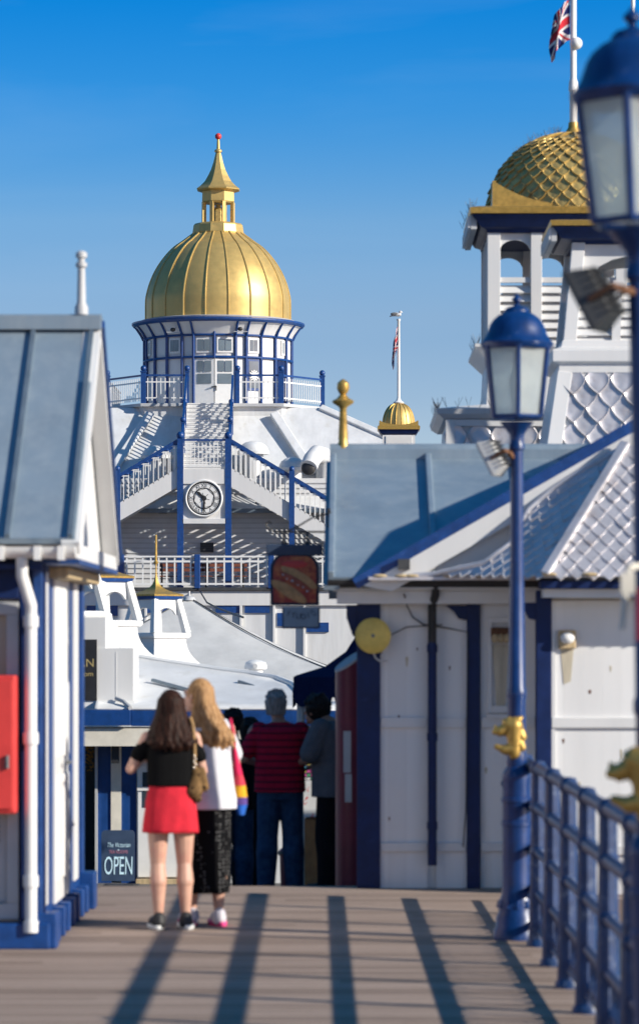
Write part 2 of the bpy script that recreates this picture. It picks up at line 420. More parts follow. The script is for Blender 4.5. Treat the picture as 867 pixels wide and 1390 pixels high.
# ================================================================== sea and deck
def sea():
    m = mat('sea_water', (.03, .10, .12), .22, amt=.2, scale=.05, bump=.6, bscale=.6)
    mb = MB(); mb.add([(-4000, -300, -8), (4000, -300, -8), (4000, 5000, -8), (-4000, 5000, -8)], [(0, 1, 2, 3)])
    tag(mb.build('sea', m), kind='structure')
def plank_mat():
    m = bpy.data.materials.new('deck_planks'); m.use_nodes = True
    N, Lk = m.node_tree.nodes, m.node_tree.links; b = N['Principled BSDF']
    tc = N.new('ShaderNodeTexCoord'); sp = N.new('ShaderNodeSeparateXYZ'); Lk.new(tc.outputs['Object'], sp.inputs[0])
    def mth(op, a, bv=None):
        n = N.new('ShaderNodeMath'); n.operation = op
        for i, x in enumerate((a, bv)):
            if x is None: continue
            if isinstance(x, (int, float)): n.inputs[i].default_value = x
            else: Lk.new(x, n.inputs[i])
        return n.outputs[0]
    yr = mth('DIVIDE', sp.outputs[1], .165); row = mth('FLOOR', yr); fr = mth('FRACT', yr)
    wn = N.new('ShaderNodeTexWhiteNoise'); wn.noise_dimensions = '1D'; Lk.new(row, wn.inputs['W'])
    xs = mth('FLOOR', mth('DIVIDE', mth('ADD', sp.outputs[0], mth('MULTIPLY', wn.outputs['Value'], 3.1)), 3.2))
    w2 = N.new('ShaderNodeTexWhiteNoise'); w2.noise_dimensions = '2D'
    cb = N.new('ShaderNodeCombineXYZ'); Lk.new(row, cb.inputs[0]); Lk.new(xs, cb.inputs[1]); Lk.new(cb.outputs[0], w2.inputs['Vector'])
    mp = N.new('ShaderNodeMapping'); mp.inputs['Scale'].default_value = (.5, 9, 1); Lk.new(tc.outputs['Object'], mp.inputs['Vector'])
    nz = N.new('ShaderNodeTexNoise'); nz.inputs['Scale'].default_value = 6; nz.inputs['Detail'].default_value = 7; Lk.new(mp.outputs[0], nz.inputs['Vector'])
    nb = N.new('ShaderNodeTexNoise'); nb.inputs['Scale'].default_value = .9; nb.inputs['Detail'].default_value = 5; Lk.new(tc.outputs['Object'], nb.inputs['Vector'])
    r = N.new('ShaderNodeValToRGB'); e = r.color_ramp.elements
    e[0].position = 0; e[0].color = (.21, .153, .118, 1); e[1].position = 1; e[1].color = (.38, .29, .235, 1)
    Lk.new(mth('ADD', mth('MULTIPLY', w2.outputs['Value'], .75), mth('ADD', mth('MULTIPLY', nz.outputs['Fac'], .4), mth('SUBTRACT', mth('MULTIPLY', nb.outputs['Fac'], .5), .18))), r.inputs[0])
    gap = mth('GREATER_THAN', fr, .09)
    mx = N.new('ShaderNodeMixRGB'); mx.inputs[1].default_value = (.04, .032, .028, 1); Lk.new(gap, mx.inputs[0]); Lk.new(r.outputs[0], mx.inputs[2])
    Lk.new(mx.outputs[0], b.inputs['Base Color']); b.inputs['Roughness'].default_value = .8; b.inputs['Specular IOR Level'].default_value = .15
    bp = N.new('ShaderNodeBump'); bp.inputs['Strength'].default_value = .5; bp.inputs['Distance'].default_value = .008
    Lk.new(mth('ADD', gap, mth('MULTIPLY', nz.outputs['Fac'], .5)), bp.inputs['Height']); Lk.new(bp.outputs[0], b.inputs['Normal'])
    return m
CREST = 27.85
def ground():
    pm = plank_mat()
    mb = MB(); mb.box(-9, 1.36, -6, CREST, -.25, 0)
    mb.box(1.36, 6, 26.4, CREST, -.25, 0)
    tag(mb.build('pier_deck', pm), kind='structure')
    mb = MB()
    ys = [CREST, 42, 175]; zs = [-.004, -1.36, -1.36]
    for i in range(2):
        mb.add([(-16, ys[i], zs[i]), (16, ys[i], zs[i]), (16, ys[i+1], zs[i+1]), (-16, ys[i+1], zs[i+1])], [(0, 1, 2, 3)])
    tag(mb.build('pier_ramp', M['terrace']), kind='structure')
def ramp_z(y): return 0 if y <= CREST else (-.004 - (y-CREST)/(42-CREST)*1.356 if y < 42 else -1.36)
sea(); ground()

# ================================================================== left kiosk
def left_kiosk():
    t = thing('seaside_kiosk', 'blue and white kiosk with steep grey lead roof at the left edge', 'kiosk', (-3.5, 24, 0))
    X, Y0, Y1 = -1.93, 22.2, 25.6
    # wall core
    mb = MB(); mb.box(-6.2, X-.04, Y0+.05, Y1-.02, .1, 2.5)
    mb.build('wall', M['lgrey'], t)
    # front face boards
    mb = MB(); mb.box(PX(27, Y0), PX(62, Y0), Y0-.012, Y0+.06, .12, 2.42); mb.box(-6.2, PX(26.5, Y0), Y0-.02, Y0+.06, 2.16, 2.42)
    mb.build('blue_board', M['navy'], t, bevel=.006)
    # corner pilaster and side face
    mb = MB(); mb.box(X-.05, X+.012, Y0-.03, Y0+.13, .14, 2.46); mb.build('pilaster', M['blue'], t, bevel=.008)
    mb = MB(); mb.box(X-.05, X+.012, Y1-.16, Y1+.02, .14, 2.46); mb.build('pilaster', M['blue'], t, bevel=.008)
    mb = MB(); mb.box(X-.06, X-.008, Y0+.13, Y1-.16, .14, 2.46); mb.build('side_board', M['blue'], t)
    for a, b in ((22.37, 22.66), (24.80, 25.14)):
        mb = MB(); mb.box(X-.05, X+.006, a, b, .24, 2.33); mb.build('side_panel', M['white'], t, bevel=.004)
    dr = MB(); dr.box(X-.05, X+.008, 23.18, 24.28, .2, 2.36); d = dr.build('door', M['white'], t, bevel=.004)
    mb = MB()
    for a, b in ((23.28, 23.66), (23.80, 24.18)):
        mb.box(X, X+.018, a, b, .34, 1.02); mb.box(X, X+.018, a, b, 1.14, 2.24)
    mb.build('door_panel', M['rail_white'], d, bevel=.006)
    mb = MB(); mb.tube([(X+.03, 23.72, 1.1), (X+.06, 23.72, 1.1), (X+.06, 23.62, 1.1)], .012, 8); mb.build('handle', M['grey'], d)
    # plinth
    mb = MB(); mb.box(-6.2, X+.06, Y0-.09, Y0+.12, 0, .16); mb.box(X-.05, X+.10, Y0-.06, Y0+.16, 0, .22)
    mb.box(X-.05, X+.05, Y0+.12, Y1, 0, .15); mb.box(X-.05, X+.10, Y1-.2, Y1+.06, 0, .26)
    for k in range(7):
        y = Y0 + .5 + k*.4; mb.box(X-.02, X+.075, y, y+.1, 0, .19)
    mb.build('plinth', M['blue'], t, bevel=.01)
    # window bay on the front
    fr = MB(); x1 = PX(26, Y0)
    fr.box(-2.9, x1, Y0-.02, Y0+.08, .18, .28); fr.box(-2.9, x1, Y0-.02, Y0+.08, 2.06, 2.14)
    fr.box(x1-.075, x1, Y0-.022, Y0+.08, .28, 2.06); fr.box(-2.9, x1-.075, Y0-.018, Y0+.08, 1.0, 1.08)
    w = fr.build('window', M['lgrey'], t, bevel=.006)
    mb = MB(); mb.box(-2.9, x1-.08, Y0+.03, Y0+.045, 1.085, 2.055); mb.build('pane', M['glassgrey'], w)
    mb = MB(); mb.box(-2.9, x1-.08, Y0+.01, Y0+.045, .285, .995); mb.build('lower_panel', M['lgrey'], w)
    mb = MB()
    for k in range(7): mb.box(-2.4, x1-.12, Y0-.006, Y0+.012, .66+k*.028, .674+k*.028)
    mb.build('vent_grille', M['grey'], t)
    # roof: front and rear slopes, with real thickness
    xr, ye0, yr, ye1, ze, zr = -1.69, 22.0, 23.9, 25.75, 2.53, 4.01
    mb = MB(); mb.slab([(-6.4, ye0, ze), (xr-.015, ye0, ze), (xr-.015, yr, zr), (-6.4, yr, zr)], .045)
    mb.slab([(-6.4, ye1, ze), (xr-.015, ye1, ze), (xr-.015, yr, zr), (-6.4, yr, zr)], .045)
    rf = mb.build('roof', M['lead'], t)
    sx = (-2.12, -2.62, -3.15, -3.7, -4.3)
    mb = MB(); up = V((0, -(zr-ze), yr-ye0)).normalized()
    for x in sx + (xr-.045,):
        mb.bar(V((x, ye0, ze))+up*.015, V((x, yr, zr))+up*.01, .03, .034, up)
    mb.build('standing_seam', M['leadseam'], rf)
    mb = MB(); mb.box(-6.4, xr+.015, yr-.11, yr+.11, zr-.045, zr+.045)
    mb.tube([(-6.4, yr, zr+.035), (xr+.015, yr, zr+.035)], .03, 10); mb.build('ridge_cap', M['lead'], rf, smooth=True)
    # gable end
    mb = MB(); mb.prism([(-1.80, ye0+.16, ze-.03), (-1.80, ye1-.16, ze-.03), (-1.80, yr, zr-.12)], (-.06, 0, 0))
    mb.build('gable_panel', M['white'], t)
    mb = MB(); mb.bar((xr-.045, ye0+.02, ze-.06), (xr-.045, yr, zr-.05), .09, .11, (1, 0, 0)); mb.bar((xr-.045, ye1-.02, ze-.06), (xr-.045, yr, zr-.05), .09, .11, (1, 0, 0))
    mb.build('bargeboard', M['white'], t)
    mb = MB(); mb.bar((xr+.014, ye1+.03, ze-.06), (xr+.014, yr+.02, zr+.0), .06, .036, (1, 0, 0)); mb.build('barge_trim', M['blue'], t)
    mb = MB(); mb.box(-2.0, xr-.005, ye0+.13, ye1-.0, 2.405, 2.50); mb.build('gable_return', M['white'], t, bevel=.006)
    mb = MB(); mb.box(-2.0, xr+.0, ye0+.12, ye1+.01, 2.375, 2.403); mb.build('return_trim', M['blue'], t)
    mb = MB(); mb.box(-2.02, xr-.12, ye0+.9, ye1-.1, 2.30, 2.373); mb.build('soffit_moulding', M['rust'], t) if False else mb.build('soffit_moulding', M['stain'], t, bevel=.01)
    mb = MB(); mb.box(-6.3, X+.02, Y0-.16, Y0+.04, 2.34, 2.372); mb.build('soffit', M['navy'], t)
    # gutter and downpipe
    g = MB(); n = 10
    pr = [(Y0-.19 + .075*math.cos(PI + PI*k/n), 2.475 + .07*math.sin(PI + PI*k/n)) for k in range(n+1)]
    pr += [(Y0-.115-.008, 2.475), (Y0-.265+.008, 2.475)][0:0]
    g.prism([(-6.4, y, z) for y, z in pr], (6.4+xr-.01, 0, 0))
    for px in (2, 52, 84): x = PX(px, Y0-.2); g.box(x-.02, x+.02, Y0-.275, Y0-.10, 2.395, 2.48)
    gt = g.build('gutter', M['rail_white'], t, smooth=True)
    xd = PX(32, Y0-.1); x2 = PX(42, Y0-.1)
    mb = MB(); mb.tube([(xd, Y0-.19, 2.41), (xd, Y0-.19, 2.30), (x2, Y0-.08, 2.12), (x2, Y0-.08, 1.98), (x2, Y0-.08, .12)], .037, 12)
    for z in (2.02, 1.3, .42, .14): mb.tube([(x2, Y0-.08, z-.035), (x2, Y0-.08, z+.035)], .047, 12)
    mb.build('downpipe', M['rail_white'], t, smooth=True)
    # finial on the ridge
    mb = MB(); c = (-1.81, yr, zr+.06)
    mb.lathe([(.045, 0), (.045, .05), (.03, .08), (.025, .31), (.038, .32), (.038, .345), (.024, .35), (.024, .375), (.038, .38), (.038, .41), (.02, .425)], c, 14)
    mb.build('roof_finial', M['lgrey'], t, smooth=True)
    # red cabinet hung on the front wall
    mb = MB(); x1 = PX(22, Y0-.2)
    mb.box(-2.62, x1, Y0-.21, Y0-.025, .84, 1.69); c = thing('wall_cabinet', 'red metal cabinet on the front wall of the left kiosk', 'cabinet', (-2.3, Y0-.12, .84))
    mb.build('cabinet_body', M['red'], c, bevel=.015)
    mb = MB(); mb.box(-2.60, x1-.02, Y0-.225, Y0-.212, .87, 1.66); mb.build('cabinet_door', M['red'], c, bevel=.004)
    mb = MB(); mb.tube([(x1-.05, Y0-.235, 1.12), (x1-.05, Y0-.235, 1.2)], .012, 8); mb.build('latch', M['grey'], c)
left_kiosk()
# ================================================================== right kiosk
def right_kiosk():
    t = thing('pier_kiosk', 'white panelled kiosk with navy posts under a grey lead roof', 'kiosk', (2, 29, 0))
    YW = 27.6
    s = F/YW
    x = lambda px: PX(px, YW)
    z = lambda py: PZ(py, YW)
    mb = MB(); mb.box(.04, 5.2, YW+.06, 33, -.9, 2.34); mb.build('wall', M['white'], t)
    # projecting bay on the right
    YB = 26.95; xb = PX(727, YB); X = lambda px: PX(px, YB); Zb = lambda py: PZ(py, YB)
    mb = MB(); mb.box(xb+.03, 4.6, YB+.03, YW+.05, 0, 2.30); mb.build('bay_wall', M['white'], t)
    mb = MB(); mb.box(xb, X(748), YB-.03, YB+.1, 0, 2.28); mb.build('bay_post', M['navy'], t, bevel=.006)
    mb = MB(); mb.box(X(748), 4.6, YB-.004, YB+.03, 0, 2.2); mb.build('bay_panel', M['white_b'], t)
    for z0, z1 in ((988, 974), (1160, 1148)):
        mb = MB(); mb.box(X(748), 4.6, YB-.03, YB+.0, Zb(z0), Zb(z1)); mb.build('bay_rail', M['white'], t, bevel=.004)
    mb = MB(); mb.box(X(748), X(753), YB-.02, YB+.0, 0, 2.2); mb.build('bay_batten', M['white'], t)
    # panelling on the front
    for a, b in ((516, 580), (592, 633), (652, 726)):
        mb = MB(); mb.box(x(a), x(b), YW+.02, YW+.07, 0, 2.2); p = mb.build('wall_panel', M['white_b'], t)
    for a, b in ((516, 579), (593, 632), (652, 725)):
        for z0, z1 in ((988, 974), (1156, 1144)):
            mb = MB(); mb.box(x(a), x(b), YW-.006, YW+.03, z(z0), z(z1)); mb.build('panel_rail', M['white'], t, bevel=.004)
    for a, b in ((484, 516), (633, 651)):
        mb = MB(); mb.box(x(a), x(b), YW-.03, YW+.07, 0, 2.21); mb.build('post', M['navy'], t, bevel=.006)
    for pts in (((605, 822), (633, 822), (633, 842), (622, 840), (616, 831)), ((470, 822), (484, 822), (484, 868), (478, 862), (470, 838))):
        mb = MB(); mb.prism([(x(p), YW-.028, z(q)) for p, q in pts], (0, .05, 0)); mb.build('bracket', M['navy'], t)
    mb = MB(); mb.prism([(X(p), YB-.02, Zb(q)) for p, q in ((706, 818), (727, 818), (727, 842), (717, 840), (712, 830))], (0, .05, 0)); mb.build('bracket', M['navy'], t)
    # window frame with a rust run
    mb = MB(); a, b = x(661), x(702)
    for (x0, x1, z0, z1) in ((a, a+.035, z(968), z(838)), (b-.035, b, z(968), z(838)), (a+.035, b-.035, z(968), z(958)), (a+.035, b-.035, z(846), z(838))):
        mb.box(x0, x1, YW-.02, YW+.025, z0, z1)
    w = mb.build('window_frame', M['white'], t, bevel=.004)
    mb = MB(); mb.box(a+.037, b-.037, YW+.006, YW+.018, z(957.5), z(846.5)); mb.build('blind', M['white'], w)
    mb = MB(); mb.box(a-.01, b+.01, YW-.03, YW+.02, z(975), z(969)); mb.build('sill', M['white'], w)
    # rust streaks below the lamps: thin skins on the wall
    for px, w_, p0, p1, yy in ((679, 11, 875, 960, YW-.003), (769, 9, 880, 925, YB-.008)):
        g = lambda p, q: (PX(p, yy), yy, PZ(q, yy))
        mb = MB(); mb.prism([g(px-w_, p0), g(px+w_, p0), g(px+w_*.55, p1), g(px-w_*.5, p1+4)], (0, .003, 0)); mb.build('rust_stain', M['rustrun'], t)
    for px, py, w_, hh, yy in ((552, 893, 2.2, 12, YW+.0185), (541, 972, 1.6, 4, YW+.0185), (566, 880, 1.2, 3, YW+.0185), (610, 905, 1.3, 5, YW+.0185), (659, 1043, 2.2, 7, YW+.0185), (528, 1110, 1.3, 4, YW+.0185), (800, 938, 2.2, 4, YB-.0055), (786, 1062, 1.5, 9, YB-.0055), (828, 905, 1.5, 7, YB-.0055), (764, 1004, 1.8, 5, YB-.0055), (842, 1018, 1.4, 12, YB-.0055)):
        g = lambda p, q: (PX(p, yy), yy, PZ(q, yy))
        mb = MB(); mb.prism([g(px-w_, py), g(px, py-w_), g(px+w_, py), g(px+w_*.4, py+hh), g(px-w_*.4, py+hh)], (0, .003, 0)); mb.build('rust_mark', M['rust'] if hh < 6 else M['rustrun'], t)
    # eaves: frieze board, soffit, gutter
    mb = MB(); mb.box(-.13, 5.3, YW-.15, YW+.0, z(820), z(803)); mb.box(-.16, 5.3, YW-.18, YW-.0, z(803), z(797)); mb.build('frieze', M['white'], t, bevel=.005)
    g = MB(); n = 8
    pr = [(YW-.25 + .055*math.cos(PI+PI*k/n), 2.365 + .06*math.sin(PI+PI*k/n)) for k in range(n+1)]
    g.prism([(-.20, y, zz) for y, zz in pr], (1.75, 0, 0))
    g.box(-.2, 5.3, YW-.19, YW-.0, 2.31, 2.355)
    g.build('gutter', M['black'], t)
    # downpipe: black swan neck, then blue
    xd = x(586)
    mb = MB(); mb.tube([(x(590), YW-.25, 2.33), (x(590), YW-.2, 2.26), (xd, YW-.08, 2.16), (xd, YW-.08, z(872))], .032, 10)
    d = mb.build('downpipe', M['black'], t, smooth=True)
    mb = MB(); mb.tube([(xd, YW-.08, z(872)), (xd, YW-.08, z(1174))], .034, 10)
    for py in (880, 1000, 1120): mb.tube([(xd, YW-.08, z(py)-.03), (xd, YW-.08, z(py)+.03)], .041, 10)
    mb.build('lower_pipe', M['navy'], d, smooth=True)
    mb = MB()
    mb.tube([P(548, 806, YW-.2), P(552, 822, YW-.05), P(560, 838, YW-.01), P(575, 848, YW-.01), P(610, 853, YW-.01), P(634, 858, YW-.045), P(634, 900, YW-.045), P(632, 1100, YW-.045), P(628, 1150, YW-.045)], .006, 6)
    mb.tube([P(515, 890, YW-.02), P(530, 862, YW-.02), P(552, 851, YW-.012), P(600, 848, YW-.012)], .005, 6)
    mb.build('cable', M['dgrey'], t, smooth=True)
    # main roof
    ze, ye0, yr, ye1, zr = 2.385, 27.32, 30.2, 33.1, 3.47
    mb = MB(); mb.slab([(-.19, ye0, ze), (5.3, ye0, ze), (5.3, yr, zr), (-.19, yr, zr)], .05)
    mb.slab([(-.19, ye1, ze), (5.3, ye1, ze), (5.3, yr, zr), (-.19, yr, zr)], .05)
    rf = mb.build('roof', M['lead'], t)
    up = V((0, -(zr-ze), yr-ye0)).normalized(); mb = MB()
    for px in (452, 580, 702):
        X = PX(px, yr); mb.bar(V((X, ye0, ze))+up*.02, V((X, yr, zr))+up*.02, .05, .06, up)
    mb.build('standing_seam', M['lead'], rf, bevel=.01)
    mb = MB(); mb.box(-.20, 5.3, yr-.13, yr+.13, zr-.05, zr+.035); mb.tube([(-.20, yr, zr+.03), (5.3, yr, zr+.03)], .06, 10); mb.build('ridge_cap', M['lead'], rf, smooth=True)
    mb = MB(); mb.prism([(-.02, ye0+.3, ze-.05), (-.02, ye1-.3, ze-.05), (-.02, yr, zr-.06)], (.08, 0, 0)); mb.build('gable_panel', M['white'], t)
    mb = MB(); mb.bar((-.17, ye0, ze-.08), (-.17, yr, zr-.08), .04, .12, (1, 0, 0)); mb.bar((-.17, ye1, ze-.08), (-.17, yr, zr-.08), .04, .12, (1, 0, 0)); mb.build('verge_board', M['lead'], t)
    mb = MB(); c = (PX(465.5, yr), yr-.0, zr+.02)
    k = yr/F
    mb.lathe([(9*k, -3*k), (9*k, 6*k), (6.2*k, 14*k), (6.5*k, 20*k), (4.6*k, 58*k), (6*k, 61*k), (14*k, 66*k), (15*k, 69*k), (8*k, 73*k), (4*k, 78*k), (6*k, 80*k), (8.5*k, 86*k), (8*k, 93*k), (4*k, 97*k), (.5*k, 99*k)], c, 20)
    mb.build('gold_finial', M['goldtrim'], t, smooth=True)
    # cross gable with its raking board
    YR = 27.26; a = V((PX(478, YR), YR, PZ(786, YR))); b = V((PX(858, YR), YR, PZ(569.5, YR))); ap = a + (b-a)*1.22
    d = (b-a).normalized(); nn = V((-d.z, 0, d.x)); k = YR/F
    mir = lambda v: V((2*ap.x - v.x, v.y, v.z))
    mb = MB(); mb.prism([a, ap, ap - nn*15*k, a - nn*15*k], (0, .10, 0)); mb.prism([mir(a), ap, ap - nn*15*k, mir(a - nn*15*k)], (0, .10, 0))
    mb.build('raking_trim', M['blue'], t)
    mb = MB()
    a2 = a - nn*15*k + d*8*k; ap2 = ap - nn*15*k
    mb.prism([a2, ap2, ap2 - nn*26*k, a2 - nn*26*k + d*30*k], (0, .07, 0)); mb.prism([mir(a2), ap2, mir(ap2 - nn*26*k), mir(a2 - nn*26*k)], (0, .07, 0))
    mb.build('bargeboard', M['white'], t)
    mb = MB(); mb.prism([a - nn*38*k + d*40*k, ap - nn*38*k, mir(a - nn*38*k + d*40*k)], (0, .05, 0))
    o = mb.build('tympanum', M['white'], t)
    for v in o.data.vertices: v.co.y += .08
    mb = MB(); mb.slab([a + V((0, .105, .0)), ap + V((0, .105, 0)), ap + V((0, 2.9, 0)), a + V((0, 2.9, 0))], .04); mb.slab([mir(a) + V((0, .105, 0)), ap + V((0, .105, 0)), ap + V((0, 2.9, 0)), mir(a) + V((0, 2.9, 0))], .04)
    mb.build('gable_roof', M['lead'], t)
    mb = MB(); q = P(548, 766, YR-.04); mb.box(q.x-.045, q.x+.045, q.y-.02, q.y+.05, q.z-.04, q.z+.04); mb.build('vent_hole', M['dgrey'], t)
    # shingled skirt roof over the bay: two facets meeting at a white hip
    YS = 26.5
    B, D = P(738, 783, YS), V((3.6, YS, PZ(783, YS)))
    C = P(848, 606, 27.22); E = V((3.8, 27.22, C.z))
    A = P(586, 780, 27.22)
    edge = [(657, 764), (692, 738), (717, 692), (752, 661), (793, 636)]
    nl = (B-A).cross(C-A).normalized()
    def onpl(px, py):      # point of the left facet's plane seen at that spot of its own outline
        d = P(px, py, 1) - V((0, 0, CH)); o_ = V((0, 0, CH)); return o_ + d*((A-o_).dot(nl)/d.dot(nl))
    Lf = [A, B, C] + [onpl(*e) for e in reversed(edge)]
    mb = MB(); mb.add(Lf, [tuple(range(len(Lf)))]); mb.add([B, D, E, C], [(0, 1, 2, 3)])
    sk = mb.build('skirt_roof', M['zinc'], t)
    so = sk.modifiers.new('thick', 'SOLIDIFY'); so.thickness = .02; so.offset = 0
    mb = MB(); scale_poly(mb, Lf, B-A, .105, .075, .015); scale_poly(mb, [B, D, E, C], (1, 0, 0), .120, .080, .018)
    mb.build('zinc_scales', M['zinc'], sk, smooth=True)
    mb = MB(); up = V((-.3, -.8, .5)); mb.bar(B + V((0, -.015, .02)), C + V((0, -.02, .03)), .075, .04, up); mb.build('hip_roll', M['zinc'], sk, bevel=.012)
    mb = MB(); mb.tube([P(560, 781, 27.2)] + [v + V((0, -.02, 0)) for v in [A] + [onpl(*e) for e in edge] + [C]], .022, 8); mb.build('flashing', M['zinc'], sk, smooth=True)
    mb = MB(); mb.box(B.x-.02, 4.8, YS+.03, YB, B.z-.085, B.z-.03); mb.build('skirt_fascia', M['navy'], sk)
    mb = MB(); mb.box(B.x+.0, 4.8, YS+.1, YB, B.z-.15, B.z-.088); mb.build('bay_frieze', M['white'], sk)
    mb = MB(); q0, q1 = P(500, 786, 27.2), P(738, 786, 26.9); mb.box(q0.x, xb+.02, 27.16, 27.4, 2.36, 2.385); mb.build('ledge', M['zinc'], sk)
    mb = MB()
    for px, w_ in ((515, 20), (545, 10), (558, 24), (610, 20), (650, 14), (745, 22), (800, 26)):
        mb.sphere((PX(px, 27.17 if px < 700 else 26.49), 27.17 if px < 700 else 26.49, 2.392), .022, 8, 5, (2.6, 1, .7))
    mb.build('lichen', M['stain'], sk, smooth=True)
    # wall lights and the round yellow lamp
    for px, py, lab in ((679, 864, 'rusty bulkhead light above the small framed window'), (769, 868, 'small bulkhead light on the white wall right of the navy post')):
        q = P(px, py, YW-.02 if px < 700 else YB-.02); l = thing('bulkhead_light', lab, 'wall light', q, 'wall lights on the right kiosk')
        mb = MB(); mb.box(q.x-.075, q.x+.075, q.y-.03, q.y+.02, q.z-.01, q.z+.07) if px < 700 else mb.box(q.x-.065, q.x+.065, q.y-.03, q.y+.02, q.z-.07, q.z+.07)
        mb.build('backplate', M['rust'] if px < 700 else M['stain'], l, bevel=.01)
        mb = MB()
        if px < 700:
            for dx in (-.045, 0, .045): mb.sphere((q.x+dx, q.y-.045, q.z-.015), .03, 10, 7, (1, 1, 1.2))
        else: mb.sphere((q.x, q.y-.05, q.z+.01), .055, 12, 8, (1, .8, .8))
        mb.build('lamp_glass', M['stain'] if px < 700 else M['rail_white'], l, smooth=True)
    q = P(506, 863, YW-.12); l = thing('round_lamp', 'round yellow disc lamp fixed to the navy corner post', 'lamp', q)
    mb = MB(); v0 = len(mb.v); mb.lathe([(.03, .09), (.03, .03), (.125, .03), (.137, .015), (.137, -.02), (.12, -.035), (.06, -.04), (.02, -.045)], (0, 0, 0), 28)
    mb.xf(Matrix.Translation(q) @ Matrix.Rotation(math.radians(-90), 4, 'X') @ Matrix.Scale(-1, 4, (0, 0, 1)) if False else Matrix.Translation(q) @ Matrix.Rotation(math.radians(-90), 4, 'X'), v0)
    for p in range(v0, len(mb.v)): pass
    mb.build('disc', M['yellow'], l, smooth=True)
    mb = MB(); mb.tube([q + V((0, -.052, 0)), q + V((0, -.03, 0))], .014, 10); mb.build('centre_boss', M['grey'], l)
    mb = MB(); mb.tube([q + V((.0, .08, -.12)), q + V((.02, .06, -.17)), q + V((.06, .07, -.2)), q + V((.11, .09, -.19))], .008, 6); mb.build('cable', M['lgrey'], l, smooth=True)
right_kiosk()

